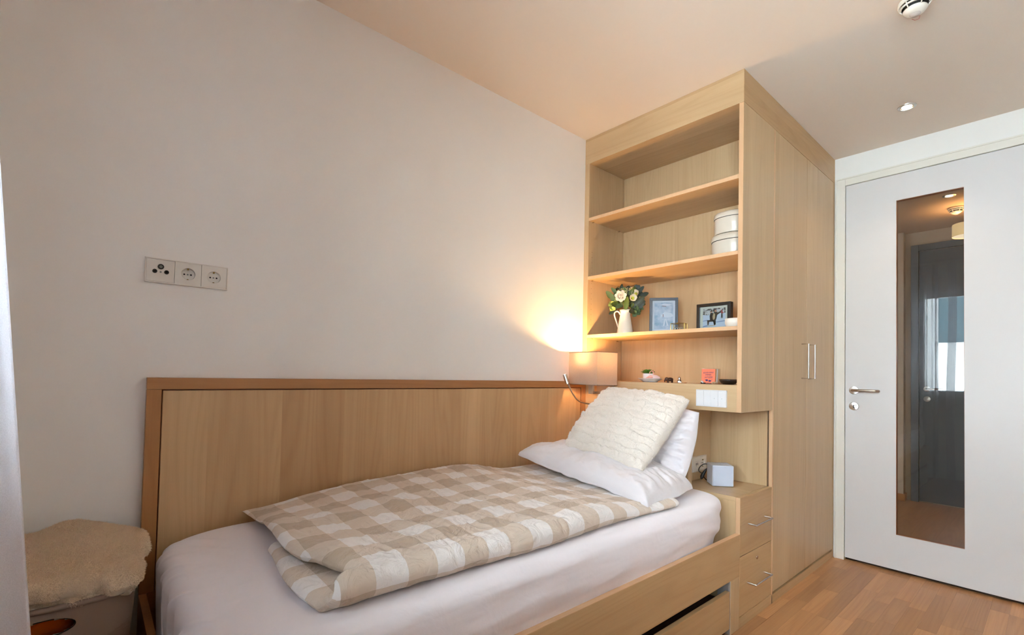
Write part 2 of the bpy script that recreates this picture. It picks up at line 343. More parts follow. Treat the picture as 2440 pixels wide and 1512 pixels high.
# building outside
bo = thing('apartment_building', 'white apartment house facade with teal windows across the street, mirrored in the door glass', 'building', (-13, -2, -8))
m = MB(); FX = -13
def wall_with_holes(m, x0, x1, ys, zs, y0, y1, z0, z1):
    # grid wall: ys, zs lists of (a,b) openings
    yb = [y0] + [q for a in ys for q in a] + [y1]; zb = [z0] + [q for a in zs for q in a] + [z1]
    for i in range(len(yb) - 1):
        for j in range(len(zb) - 1):
            if i % 2 == 1 and j % 2 == 1: continue
            m.box(x0, x1, yb[i], yb[i + 1], zb[j], zb[j + 1])
ys = [(-13 + 3 * k, -11.6 + 3 * k) for k in range(9)]; zs = [(-6.8 + 3 * k, -5.0 + 3 * k) for k in range(6)]
wall_with_holes(m, FX - 0.3, FX, ys, zs, -16, 16, -8, 13)
m.build('facade_wall', plain('white_render', srgb(226, 226, 224), 0.9), bo)
TEAL = plain('teal_shutter', srgb(70, 140, 130), 0.5); WGL = plain('window_glass_dark', srgb(60, 84, 92), 0.1)
for a, b in ys:
    for c, d in zs:
        fr = MB(); fr.box(FX - 0.2, FX - 0.1, a, a + .08, c, d); fr.box(FX - 0.2, FX - 0.1, b - .08, b, c, d); fr.box(FX - 0.2, FX - 0.1, a, b, c, c + .08); fr.box(FX - 0.2, FX - 0.1, a, b, d - .08, d)
        fo = fr.build('window', WFR, bo)
        MB().box(FX - 0.19, FX - 0.16, a + .08, b - .08, c + .08, d - .08).build('pane', TEAL if random.random() < 0.5 else WGL, fo)

# ------------------------------------------------------------------ bookcase (upper cabinet)
ZB, ZF = 0.982, 2.4425
bc = thing('bookcase', 'tall open maple bookcase above the bed head with three shelves', 'bookcase', (0.18, -0.48, ZB))
t = 0.0215; yl, yr = -0.0354, -0.9385
B('side_panel', (0, X1 - .001, -WW, yr, ZB, ZF - .001), WZ, bc)
B('edge_band', (-0.0008, 0.0012, -WW + .0008, yr - .0005, ZB + .001, ZF - .002), EDGE, bc, bevel=0)
B('side_panel', (0, X1 - .014, yl, -0.0005, ZB, ZF - .001), WZ, bc)
B('back_panel', (X1 - .0135, X1 - .001, yr, yl, ZB + .02, ZF), WZ, bc)
B('frieze', (0, X1 - .0005, -WW + .0012, -0.0005, ZF, H - .001), WYg, bc, bevel=0)
for i, z in enumerate((2.1045, 1.7435, 1.387)):
    s_ = B('shelf', (0.001, X1 - .0145, yr + .0005, yl - .0005, z - .019, z), WYg, bc)
    MB().box(-0.0002, 0.001, yr + .0005, yl - .0005, z - .0185, z - .0005).build('edge_band', EDGE, s_)
    for sx in (0.035, 0.30):
        MB().tube([(sx, yl - .0005, z - .022), (sx, yl - .012, z - .022)], 0.0035, 8).build('shelf_peg', STEEL, s_, smooth=0.5)
B('fascia', (0, 0.022, yr, yl, ZB + .0005, 1.11), WYg, bc)
B('base_board', (0.022, X1 - .0135, yr, yl, 1.091, 1.1095), WYg, bc)
B('bottom_board', (0.022, X1 - .0135, yr, yl, ZB, ZB + .019), WYg, bc)
m = MB()
for sx in (0.035, 0.30):
    for k in range(46):
        z = 1.13 + k * 0.032
        if z < 1.9 and not any(abs(z - q) < 0.02 for q in (1.387, 1.7435)): m.tube([(sx, yl + .0004, z), (sx, yl - .0004, z)], 0.0016, 8)
m.build('peg_holes', SLOTK, bc, kind='stuff')

# ------------------------------------------------------------------ wardrobe
wd = thing('wardrobe', 'tall built-in maple wardrobe with two smooth doors beside the white door', 'wardrobe', (0.88, -0.48, 0))
yb_ = -WW + 0.0215
B('side_panel', (X1, X1 + .015, -0.935, -0.001, 0.05, ZF - .001), WZ, wd)
B('side_edge', (X1, X1 + .0155, -WW, -0.942, 0.0, ZF - .001), EDGE, wd)
B('carcass', (X1 + .016, XD - .002, -0.932, -0.5, 0.052, ZF - .001), DARKGAP, wd)
m = MB(); m.box(0.0004, X1, -WW, -WW + .001, ZF, H - .001); m.box(X1, XD - .0005, -WW, -WW + .020, ZF, H - .001); m.build('frieze', WXg, wd)
B('plinth', (X1 + .0005, XD - .001, -WW, -0.935, 0.0, 0.044), WXg, wd)
B('filler_strip', (1.3645, XD - .001, -WW, -0.935, 0.0445, ZF - .001), WZ, wd)
bars = [(0.790, 1.1502, 1.3455), (0.898, 1.1490, 1.3460)]
for i, (a, b) in enumerate(((X1 + .017, 0.864), (0.8665, 1.3625))):
    dr = B('door', (a, b, -WW, -0.94, 0.056, ZF - .002), WZ, wd)
    x, z0, z1 = bars[i]
    MB().tube([(x, -WW, z1), (x, -0.995, z1), (x, -0.995, z0), (x, -WW, z0)], 0.0042, 12).build('handle', STEEL, dr, smooth=0.6)

# ------------------------------------------------------------------ bedside cabinet
ZT = 0.5917
bs = thing('bedside_cabinet', 'low maple cabinet with two drawers between bed and wardrobe', 'cabinet', (0.18, -0.8, 0))
m = MB(); m.box(0.0, 0.0368, -0.9385, -0.7033, ZT - .019, ZT); m.box(0.0368, X1 - .0005, -0.9385, -0.6375, ZT - .019, ZT); m.build('top_board', WYg, bs)
B('left_side', (0.0, 0.019, -0.9385, -0.70, 0.05, ZT - .0195), WZ, bs)
B('carcass', (0.020, X1 - .001, -0.936, -0.705, 0.05, ZT - .021), DARKGAP, bs)
B('niche_side', (0.037, X1 - .0005, -0.6365, -0.60, ZT - .02, ZB - .001), WZ, bs)
B('plinth', (-0.0005, X1 - .0005, -WW, -0.9385, 0.0, 0.048), WXg, bs)
LNG = WXg
for i, (a, b) in enumerate(((0.3235, ZT), (0.0515, 0.3205))):
    dr = B('drawer_front', (0.0, X1 - .002, -WW, -0.939, a, b), LNG, bs)
    MB().box(-0.0006, 0.0008, -WW + .001, -0.9395, a + .001, b - .001).build('edge_band', EDGE, dr)
    zc = (0.4585, 0.1838)[i]
    MB().tube([(0.088, -WW, zc), (0.088, -0.997, zc), (0.280, -0.997, zc), (0.280, -WW, zc)], 0.0042, 12).build('handle', STEEL, dr, smooth=0.6)
    if i == 1:
        T = plane_T((0.187, -WW, 0.279), (1, 0, 0), (0, 0, 1))
        MB(T).lathe([(0.008, -0.001), (0.008, 0.003), (0.0062, 0.0045), (0, 0.0045)], n=20).build('lock', STEEL, dr, smooth=0.5)

# ------------------------------------------------------------------ bed frame
bf = thing('bed_frame', 'low built-in maple bed frame with a drawer under the mattress', 'bed frame', (-1.06, -0.5, 0))
XL = -2.1325; ZR = 0.4256
B('side_rail', (XL, -0.0015, -WW, -0.938, 0.2375, ZR), WXg, bf)
B('rail_cap', (XL + .001, -0.002, -WW + .0008, -0.9385, ZR - .001, ZR + .0008), wood('rail_edge', 'X', srgb(222, 180, 140), srgb(204, 158, 116), fine=.5, seam=9), bf, bevel=0)
B('side_stile', (-0.088, -0.0012, -WW, -0.9385, 0.0, 0.237), WZ, bf)
B('foot_rail', (XL, XL + .02, -WW + .023, -0.02, 0.0, ZR), BX, bf)
B('wall_rail', (XL + .021, -0.001, -0.0325, -0.0005, 0.0, ZR + .0), BX, bf)
B('head_panel', (0.0, 0.036, -0.7027, -0.0005, 0.05, ZB - .0002), WZ, bf, bevel=0.0004)
B('slat_base', (XL + .022, -0.002, -0.937, -0.034, 0.27, 0.30), plain('pale_slats', srgb(120, 94, 66), 0.7), bf)
dw = B('drawer', (-1.05, -0.0945, -0.958, -0.938, 0.028, 0.192), WXg, bf)
B('drawer_box', (-1.04, -0.10, -0.937, -0.40, 0.03, 0.15), DARKGAP, dw)
dw2 = B('drawer', (-2.02, -1.056, -0.958, -0.938, 0.028, 0.192), WXg, bf)
B('slot_cheek', (-0.0925, -0.0885, -0.958, -0.90, 0.0, 0.236), plain('grey_edge', srgb(150, 140, 136), 0.5), bf)

# ------------------------------------------------------------------ headboard along the wall
hb = thing('headboard', 'long maple panel with darker beech frame standing along the wall behind the bed', 'headboard', (-1.06, -0.015, 0.43))
zt = 1.104; yo = -0.0345
B('top_rail', (XL - .0, -0.0005, yo, -0.001, zt - .037, zt), BX, hb)
B('stile', (XL - .0, XL + .0385, yo, -0.001, ZR + .001, zt - .0375), BZ, hb)
B('stile', (-0.0385, -0.0005, yo, -0.001, ZR + .001, zt - .0375), BZ, hb)
B('panel', (XL + .042, -0.042, yo + .006, -0.001, ZR + .001, zt - .041), PZ, hb, bevel=0.002)
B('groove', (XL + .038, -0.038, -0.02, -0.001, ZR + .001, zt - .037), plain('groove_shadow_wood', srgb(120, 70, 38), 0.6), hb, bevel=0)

# ------------------------------------------------------------------ soft things
def sheet_solid(name, fn, nu, nv, mat, parent=None, loc=None, uvfn=None, **k):
    m = MB().grid(fn, nu, nv)
    if uvfn: m.uv = [uvfn(i / (nu - 1), j / (nv - 1)) for j in range(nv) for i in range(nu)]
    return m.build(name, mat, parent, loc, smooth=True, **k)
def smooth01(t): t = min(1, max(0, t)); return t * t * (3 - 2 * t)
# mattress
def mattress_pt(u, w):
    # u around, w from bottom centre to top centre via side: superellipse column
    hx, hy = (2.104 - 0.035) / 2, (0.955 - 0.036) / 2; cx, cy = -(2.104 + 0.035) / 2, -(0.955 + 0.036) / 2
    q = 2 * PI * u + 0.55 * math.sin(2 * PI * u); c, s_ = math.cos(q), math.sin(q)
    # rounded rectangle direction
    rr = 0.10
    def rrect(hx, hy, r):
        # intersection of the ray with a rounded rectangle via superellipse of high power
        n = 9.0; d = (abs(c) ** n + abs(s_) ** n) ** (-1 / n)
        return c * d * hx, s_ * d * hy
    z0, z1, er = 0.30, 0.608, 0.044
    if w < 0.45:     # side
        t_ = w / 0.45; ex, ey = rrect(hx, hy, rr); z = z0 + (z1 - er - z0) * t_; k = 1.0
        bulge = 0.010 * math.sin(PI * min(1, max(0, t_)))
        nx, ny = (math.copysign(1, ex) if abs(ex) > hx * .98 else ex / hx * .3), (math.copysign(1, ey) if abs(ey) > hy * .98 else ey / hy * .3)
        x, y = cx + ex, cy + ey
    elif w < 0.65:
        a = (w - 0.45) / 0.2 * PI / 2; i_ = er * (1 - math.cos(a)); ex, ey = rrect(hx - i_, hy - i_, rr); x, y = cx + ex, cy + ey; z = z1 - er + er * math.sin(a)
    else:
        t_ = 1 - (w - 0.65) / 0.35; ex, ey = rrect((hx - er) * t_, (hy - er) * t_, rr); x, y = cx + ex, cy + ey; z = z1
    # foot end sinks and rounds off
    fx = max(0, (-1.86 - x) / 0.24)
    z -= 0.012 * fx * fx * smooth01((z - 0.4) / 0.15)
    # folds of the sheet
    side = 1 - min(1, max(0, (w - 0.5) / 0.15))
    if x < -1.9:
        y_ = y
        k_ = max(0.0, min(1.0, (0.60 - z) / 0.2)); fo = 0.5 + 0.5 * math.sin(y * 46 + 2.5 * math.sin(z * 7 + y * 6)); x += side * k_ * (0.020 * fo ** 2 + 0.004 * fbm((y * 14, z * 6, 3)))
        z -= (1 - side) * 0.006 * max(0.0, math.sin(y * 30 + x * 34)) ** 3 * max(0.0, (-1.98 - x) / 0.12)
    if x < -1.88:
        for yi, am, sl in ((-0.115, 0.007, 0.7), (-0.185, 0.006, 1.0), (-0.235, 0.004, 1.3), (-0.33, 0.0065, 1.7), (-0.40, 0.004, 1.9), (-0.52, 0.005, 2.2), (-0.70, 0.005, 2.0)):
            dd = (y - (yi - sl * (x + 2.09) ** 1 * (0.55 + 4 * max(0, x + 2.09)) + 0.10 * (0.6 - z))) / 0.011
            rg = am * math.exp(-dd * dd) * smooth01((-1.90 - x) / 0.12) * smooth01((z - 0.30) / 0.2)
            x -= rg * side * 0.9; z += rg * (1 - side * 0.7)
    if y < -0.85:
        d = max(0.0, 1 - abs(x + 0.12) / 0.55)
        y += side * (0.0035 * d * math.sin((z * 44 + x * 26)) + 0.003 * fbm((x * 5, z * 18, 1)) + 0.010 * d * max(0, (0.56 - z) / 0.16))
        y -= 0.004 * math.sin(PI * min(1, max(0, (z - .40) / .2)))
        y += side * 0.020 * smooth01((0.50 - z) / 0.09)
        y += side * 0.0018 * d * smooth01((z - .42) / .05) * math.sin(z * 120 + x * 34 + 2 * math.sin(x * 9))
    z += 0.004 * fbm((x * 2.2, y * 2.2, 5)) * (1 - side)
    return (x, y, z)
ma = MB().grid(mattress_pt, 620, 110, wrapu=True)
ma = ma.build('mattress', SHEET, None, (-1.06, -0.5, 0.30), smooth=True)
tag(ma, 'thick single mattress in a pale white fitted jersey sheet on the maple bed frame', 'mattress')

# duvet
def gingham():
    m, nt, p = new_mat('gingham_cotton'); uv = N(nt, 'ShaderNodeUVMap'); uv.uv_map = 'uv'
    sep = N(nt, 'ShaderNodeSeparateXYZ'); lk(nt, uv.outputs[0], sep.inputs[0]); bands = []
    for i in (0, 1):
        a = N(nt, 'ShaderNodeMath', operation='DIVIDE'); a.inputs[1].default_value = 0.160; lk(nt, sep.outputs[i], a.inputs[0])
        b = N(nt, 'ShaderNodeMath', operation='FRACT'); lk(nt, a.outputs[0], b.inputs[0])
        c = N(nt, 'ShaderNodeMath', operation='GREATER_THAN'); c.inputs[1].default_value = 0.5; lk(nt, b.outputs[0], c.inputs[0]); bands.append(c)
    s = N(nt, 'ShaderNodeMath', operation='ADD'); lk(nt, bands[0].outputs[0], s.inputs[0]); lk(nt, bands[1].outputs[0], s.inputs[1])
    h = N(nt, 'ShaderNodeMath', operation='DIVIDE'); h.inputs[1].default_value = 2; lk(nt, s.outputs[0], h.inputs[0])
    r = N(nt, 'ShaderNodeValToRGB'); r.color_ramp.interpolation = 'CONSTANT'
    r.color_ramp.elements[0].color = srgb(236, 230, 227); r.color_ramp.elements[1].position = 0.75; r.color_ramp.elements[1].color = srgb(194, 174, 153)
    e = r.color_ramp.elements.new(0.25); e.color = srgb(217, 200, 184)
    lk(nt, h.outputs[0], r.inputs[0]); lk(nt, r.outputs[0], p.inputs['Base Color']); p.inputs['Roughness'].default_value = 0.9; p.inputs['Sheen Weight'].default_value = 0.25; p.inputs['Specular IOR Level'].default_value = 0.15
    tc = N(nt, 'ShaderNodeTexCoord'); n2 = N(nt, 'ShaderNodeTexNoise'); n2.inputs['Scale'].default_value = 16; n2.inputs['Detail'].default_value = 5; n2.inputs['Distortion'].default_value = 1.4; lk(nt, tc.outputs['Object'], n2.inputs['Vector'])
    b2 = N(nt, 'ShaderNodeBump'); b2.inputs['Strength'].default_value = 0.9; b2.inputs['Distance'].default_value = 0.012; lk(nt, n2.outputs['Fac'], b2.inputs['Height']); lk(nt, b2.outputs[0], p.inputs['Normal'])
    return m
GING = gingham()
def duvet_layers():
    """folded duvet: a padded sheet that runs from the far side under, round the near fold and back on top; closed skin"""
    Y_far, Y_near = -0.052, -0.868; Lb = Y_far - Y_near; Rf = 0.019; Lf = PI * Rf
    tot = Lb + Lf + Lb
    def mid(u, s):
        """u 0..1 along the bed, s arc length; returns centre point, normal, local half thickness"""
        X0, X1_ = -1.885, -0.44
        if s < Lb:   y = Y_far - s; zz = 0.627; ny, nz = 0, -1; lay = 0
        elif s < Lb + Lf:
            a = (s - Lb) / Rf; y = Y_near - Rf * math.sin(a); zz = 0.627 + Rf * (1 - math.cos(a)); ny, nz = -math.sin(a), -math.cos(a); lay = 0.5
        else:        y = Y_near + (s - Lb - Lf); zz = 0.627 + 2 * Rf; ny, nz = 0, 1; lay = 1
        near = smooth01(1 - abs(y - Y_near) / 0.30)
        x0 = X0 + (0.0 if lay == 0 else (0.045 * near if lay == 1 else 0.02 + 0.02 * (s - Lb) / Lf))
        if lay == 1: x0 += 0.03 - 0.012 * math.sin((y + .05) * 9)
        if lay == 0: x0 += 0.012 * math.sin(y * 11) + (0.13 if y > -0.46 else 0) * smooth01((y + 0.45) / 0.1)
        x = x0 + (X1_ - x0) * u
        wav = 0.013 * fbm((x * 2.6, y * 3.0, 2.0 + lay)) + 0.006 * fbm((x * 7, y * 8, 7.0))
        far = smooth01((y + 0.5) / 0.5)
        lift = 0.022 * smooth01((x + 1.5) / 0.5) * far + 0.006 * far
        if lay >= 0.5: zz += wav * (0.4 if lay == 0.5 else 1) + lift * (lay if lay == 1 else .3) + 0.004
        if lay == 0.5:
            y += 0.006 * math.sin(x * 7 + 1) + 0.002 * math.sin(x * 17)
        if lay == 1: y += (0.006 * math.sin(x * 7 + 1) + 0.002 * math.sin(x * 17)) * smooth01(1 - (y - Y_near) / 0.15)
        return Vector((x, y, zz)), Vector((0, ny, nz)), lay
    nu, nv = 230, 260
    m = MB(); uv = []
    grid = {}
    for side in (1, -1):
        for j in range(nv):
            s = tot * j / (nv - 1)
            es = min(s, tot - s)
            for i in range(nu):
                u = i / (nu - 1); P_, n_, lay = mid(u, s)
                eu = min(u, 1 - u) * 1.44
                e = min(1, es / 0.035) * min(1, eu / 0.03)
                th = 0.017 * math.sqrt(max(0, 1 - (1 - e) ** 2)) + 0.0008
                if side == 1:   # outer skin carries puckers
                    x, y = P_.x, P_.y
                    pk = 0.0045 * fbm((x * 16, y * 9, 11)) + 0.0034 * (1 - 2 * abs(fbm((x * 22, y * 13, 4))))
                    pk += 0.0008 * max(0, 1 - abs(y + 0.87) / 0.09) * math.sin(x * 70 + 9 * fbm((x * 5, y * 3, 0)))
                    if lay > 0: th += pk * e * (0.45 if lay == 0.5 else 1)
                else: th = min(th, 0.019)
                if lay == 0 and side == 1: th = min(th, 0.017)
                q_ = P_ + n_ * th * side; pr = (1 - 0.50 * smooth01((q_.x + 1.0) / 0.38)) * (1 - 0.5 * smooth01(1 - math.hypot(q_.x + 1.87, q_.y + 0.05) / 0.45)); q_.z = 0.607 + (q_.z - 0.607) * pr
                m.v.append(q_)
                uv.append((P_.x + 3.2 + 0.006 * fbm((P_.x * 3, P_.y * 3, 20)), s + 3.0 + 0.006 * fbm((P_.x * 3, P_.y * 3, 30))))
    K = nu * nv
    for j in range(nv - 1):
        for i in range(nu - 1):
            a = j * nu + i; m.f.append([a, a + 1, a + nu + 1, a + nu]); m.mi.append(0)
            b = K + a; m.f.append([b, b + nu, b + nu + 1, b + 1]); m.mi.append(0)
    for i in range(nu - 1):
        m.f.append([i, K + i, K + i + 1, i + 1]); m.mi.append(0); a = (nv - 1) * nu + i; m.f.append([a, a + 1, K + a + 1, K + a]); m.mi.append(0)
    for j in range(nv - 1):
        a = j * nu; m.f.append([a, a + nu, K + a + nu, K + a]); m.mi.append(0); a = j * nu + nu - 1; m.f.append([a, K + a, K + a + nu, a + nu]); m.mi.append(0)
    m.uv = uv
    return m
du = duvet_layers().build('duvet', GING, None, (-1.15, -0.46, 0.61), smooth=True)
tag(du, 'duvet in a beige and white checked cotton cover folded lengthwise on the mattress', 'duvet')

def pillow_mesh(P, thick, nrm, n=90, pinch=0.35, seed=0, wr=0.006, edge=0.12, sag=0.0, extra=None, flat_back=1.0, kin=0.045, wav=0.012):
    """P = 4 corner points (bl, br, tr, tl); puffed both sides, seam round the rim"""
    P = [Vector(p) for p in P]; nrm = Vector(nrm).normalized(); m = MB(); K = n * n; pts = []
    ctr = sum(P, Vector()) / 4
    for side in (1, -1):
        for j in range(n):
            for i in range(n):
                u, w = i / (n - 1), j / (n - 1)
                a, b = 2 * u - 1, 2 * w - 1
                # pull edges inwards between the corners
                k = kin
                ua = u + 0; wa = w + 0
                uu = 0.5 + (a * (1 - k * (1 - b * b))) / 2; ww = 0.5 + (b * (1 - k * (1 - a * a))) / 2
                p = P[0] * (1 - uu) * (1 - ww) + P[1] * uu * (1 - ww) + P[2] * uu * ww + P[3] * (1 - uu) * ww
                p = p + Vector((fbm((p.x * 5, p.y * 5, seed)), fbm((p.x * 5, p.y * 5, seed + 9)), 0.6 * fbm((p.x * 6, p.y * 6, seed + 5)))) * wav
                h = ((1 - a * a) * (1 - b * b)); h = max(0, h) ** pinch
                e = min(1 - abs(a), 1 - abs(b))
                wv = fbm((p.x * 7 + seed, p.y * 7, p.z * 7 + side)) * wr * 1.6 + fbm((p.x * 22, p.y * 22 + seed, p.z * 22)) * wr * 0.6
                # creases that run in from the rim
                cr = math.sin((math.atan2(b, a)) * 26 + 3 * fbm((a * 2, b * 2, seed))) * wr * 0.55 * smooth01(1 - e / 0.35) * smooth01(e / 0.05)
                d = thick / 2 * h + (wv + cr) * min(1, e / 0.08)
                if side == -1: d *= flat_back
                q = p + nrm * d * side
                q.z -= sag * (1 - a * a) * (1 - b * b) * 0
                if extra and side == 1: q += nrm * extra(u, w) * min(1, e / 0.04)
                m.v.append(q)
    for j in range(n - 1):
        for i in range(n - 1):
            a = j * n + i; m.f.append([a, a + 1, a + n + 1, a + n]); m.mi.append(0); b = K + a; m.f.append([b, b + n, b + n + 1, b + 1]); m.mi.append(0)
    rim = [i for i in range(n)] + [j * n + n - 1 for j in range(1, n)] + [(n - 1) * n + i for i in range(n - 2, -1, -1)] + [j * n for j in range(n - 2, 0, -1)]
    for a, b in zip(rim, rim[1:] + rim[:1]): m.f.append([a, K + a, K + b, b]); m.mi.append(0)
    return m
# lower flat pillow (bl, br, tr, tl): near-left, near-right, far-right, far-left
pl = pillow_mesh([(-0.650, -0.900, 0.645), (-0.240, -0.860, 0.645), (-0.09, -0.14, 0.70), (-0.575, -0.065, 0.715)], 0.24, (0, 0, 1), n=130, pinch=0.30, seed=3, wr=0.009, flat_back=0.20, kin=0.03)
pl = pl.build('pillow', COTTON, None, (-0.36, -0.47, 0.62), smooth=True)
tag(pl, 'white cotton pillow lying flat across the duvet end', 'pillow')
p2 = pillow_mesh([(-0.275, -0.30, 0.74), (-0.215, -0.795, 0.66), (-0.085, -0.803, 0.975), (-0.075, -0.31, 1.00)], 0.19, (-0.95, 0, 0.3), n=150, pinch=0.30, seed=9, wr=0.018, flat_back=0.35, kin=-0.045)
p2 = p2.build('pillow', COTTON, None, (-0.13, -0.45, 0.66), smooth=True)
tag(p2, 'white cotton pillow propped upright against the bed head behind the plush cushion', 'pillow')
# plush cushion with brick-like tufts
def tufts(u, w):
    w_ = w + 0.020 * fbm((u * 3.0, w * 3.0, 2)) + 0.012 * fbm((u * 9, w * 9, 7)); rows = 12; r = w_ * rows; k = math.floor(r); fr = r - k
    c = u * 4.2 + 0.5 * (k % 2) + 0.30 * fbm((u * 5, k * 1.7, 5)) + 0.4 * math.sin(k * 2.4); j = math.floor(c); fc = c - j
    hh = 0.55 + 0.45 * math.sin(j * 12.9898 + k * 78.233)
    saw = (fr ** 0.35) * (1 - smooth01((fr - 0.72) / 0.28))
    side = smooth01(min(fc, 1 - fc) / 0.09)
    return (0.010 + 0.014 * hh) * saw * (0.45 + 0.55 * side) + 0.006 * fbm((u * 7, w * 7, 13)) - 0.006
CU = [(-0.490, -0.322, 0.785), (-0.505, -0.770, 0.742), (-0.150, -0.775, 1.032), (-0.120, -0.290, 1.058)]
NC = Vector((-0.63, -0.05, 0.775))
cm = pillow_mesh(CU, 0.15, NC, n=200, pinch=0.33, seed=21, wr=0.007, extra=tufts, flat_back=0.8, kin=-0.015)
def strands(mb, n, L, wdt, lay, seed=1, sel=None):
    r = np.random.default_rng(seed); V = np.array([tuple(v) for v in mb.v]); F = np.array([f for f in mb.f if len(f) == 4])
    a, b, c, d = (V[F[:, i]] for i in range(4)); nr = np.cross(c - a, d - b); ar = np.linalg.norm(nr, axis=1); nr = nr / (ar[:, None] + 1e-12)
    if sel is not None:
        k = sel((a + c) / 2, nr); ar = ar * k
    idx = r.choice(len(F), n, p=ar / ar.sum()); s, t_ = r.random((2, n, 1))
    p = (a[idx] * (1 - s) + b[idx] * s) * (1 - t_) + (d[idx] * (1 - s) + c[idx] * s) * t_
    nn = nr[idx] + r.normal(0, 0.45, (n, 3)) + np.array(lay); nn /= np.linalg.norm(nn, axis=1)[:, None]
    side = np.cross(nn, r.normal(0, 1, (n, 3))); side /= np.linalg.norm(side, axis=1)[:, None]
    ln = L * (0.6 + 0.7 * r.random((n, 1)))
    droop = np.array([0, 0, -1.0]) * ln * 0.35
    v = np.stack([p - side * wdt, p + side * wdt, p + nn * ln * 0.55 + side * wdt * 0.6, p + nn * ln * 0.55 - side * wdt * 0.6, p + nn * ln + droop * r.random((n, 1))], 1).reshape(-1, 3)
    k = np.arange(n)[:, None] * 5
    m = MB(); m.v = [Vector(x) for x in v]
    for i in range(n): q = i * 5; m.f.append([q, q + 1, q + 2, q + 3]); m.f.append([q + 3, q + 2, q + 4]); m.mi += [0, 0]
    return m
cu = cm.build('cushion', FURW, None, (-0.31, -0.53, 0.75), smooth=True)
tag(cu, 'cream plush cushion with wavy tufted rows leaning on the pillows', 'cushion')
strands(cm, 60000, 0.0048, 0.00055, (0, 0, -0.2), 5, sel=lambda p, n: (n @ np.array([-0.6, -0.5, 0.6]) > -0.35) * 1.0).build('plush_pile', FURW, cu, kind='stuff', smooth=True)

# ------------------------------------------------------------------ basket, blanket, curtain (left)
def basket():
    T0 = (-2.36, -0.205)
    b = thing('laundry_basket', 'taupe plastic laundry basket with an oval handle hole at the foot of the bed', 'basket', (T0[0], T0[1], 0))
    mt, nt, p = new_mat('taupe_woven_plastic'); p.inputs['Base Color'].default_value = srgb(150, 126, 112); p.inputs['Roughness'].default_value = 0.5
    tc = N(nt, 'ShaderNodeTexCoord'); w1 = N(nt, 'ShaderNodeTexVoronoi'); w1.inputs['Scale'].default_value = 130; lk(nt, tc.outputs['Object'], w1.inputs['Vector'])
    bu = N(nt, 'ShaderNodeBump'); bu.inputs['Strength'].default_value = 0.6; bu.inputs['Distance'].default_value = 0.002; lk(nt, w1.outputs['Distance'], bu.inputs['Height']); lk(nt, bu.outputs[0], p.inputs['Normal'])
    sm = plain('taupe_smooth_plastic', srgb(158, 134, 120), 0.45)
    nu, nv = 220, 120
    def pt(u, w, r=0.0):
        q = 2 * PI * u; c, s = math.cos(q), math.sin(q); n = 5.0; d = (abs(c) ** n + abs(s) ** n) ** (-1 / n); k = 0.82 + 0.18 * w
        return Vector((T0[0] + c * d * (0.205 * k - r), T0[1] + s * d * (0.165 * k - r), 0.002 + 0.565 * w))
    hole = lambda p: ((p.x + 2.330) / 0.055) ** 2 + ((p.z - 0.522) / 0.020) ** 2 < 1 and p.y < T0[1]
    for r, nm in ((0, 'body'), (0.004, 'inner_wall')):
        m = MB(); m.v = [pt(i / nu, j / (nv - 1), r) for j in range(nv) for i in range(nu)]
        for j in range(nv - 1):
            for i in range(nu):
                f = [j * nu + i, j * nu + (i + 1) % nu, (j + 1) * nu + (i + 1) % nu, (j + 1) * nu + i]
                cpt = (m.v[f[0]] + m.v[f[2]]) / 2
                if hole(cpt): continue
                if r: f = f[::-1]
                m.f.append(f); zc = cpt.z + 0.04 * ((cpt.x + 2.2) / 0.2) ** 2; m.mi.append(1 if (cpt.z > 0.44 + 0.35 * (cpt.x + 2.30) ** 1 or r) else 0)
        if not r: m.f.append([i for i in range(nu)][::-1]); m.mi.append(0)
        m.build(nm, [mt, sm], b, smooth=True)
    rim = [pt(i / 80, 1.0) for i in range(80)]
    MB().tube(rim, 0.007, 10, closed=True).build('rim', sm, b, smooth=True)
    ring = [(-2.330 + 0.055 * math.cos(a), T0[1] - 0.165 * 0.985, 0.522 + 0.020 * math.sin(a)) for a in [2 * PI * k / 40 for k in range(40)]]
    MB().tube(ring, 0.0012, 8, closed=True).build('handle_hole_outline', SLOTK, b, smooth=True)  # thin dark outline drawn round the hole, which has no raised rim
    oc = MB().ball((-2.345, -0.27, 0.50), 0.065, 20, (1.1, 0.75, 0.8)); oc.v = [v + Vector((0.01 * fbm((v.x * 20, v.y * 20, v.z * 20)),) * 3) for v in oc.v]
    tag(oc.build('laundry', fabric('orange_fabric', srgb(236, 110, 20)), None, (-2.345, -0.27, 0.45), smooth=True), 'orange cloth seen through the handle hole of the laundry basket', 'cloth')
basket()
def blanket_slab(c, thick, seed, wr):
    P = [Vector(p) for p in c]
    m = MB(); n = 80; K = n * n
    for side in (1, -1):
        for j in range(n):
            for i in range(n):
                u, w = i / (n - 1), j / (n - 1); a, b = 2 * u - 1, 2 * w - 1
                k = 0.018 * fbm((a * 3, b * 3, seed)) 
                p = P[0] * (1 - u) * (1 - w) + P[1] * u * (1 - w) + P[2] * u * w + P[3] * (1 - u) * w
                e = min(1 - abs(a), 1 - abs(b)); h = math.sqrt(max(0, 1 - (1 - min(1, e / 0.16)) ** 2))
                p = p + Vector((k * abs(a), k * abs(b), 0))
                z = thick / 2 * h * side + wr * fbm((p.x * 6, p.y * 6, seed)) + 0.35 * wr * fbm((p.x * 18, p.y * 18, seed))
                m.v.append(p + Vector((0, 0, z)))
    for j in range(n - 1):
        for i in range(n - 1):
            a = j * n + i; m.f.append([a, a + 1, a + n + 1, a + n]); m.mi.append(0); b = K + a; m.f.append([b, b + n, b + n + 1, b + 1]); m.mi.append(0)
    return m
bt = thing('fleece_blanket', 'fluffy beige fleece blanket folded on top of the laundry basket', 'blanket', (-2.35, -0.2, 0.53))
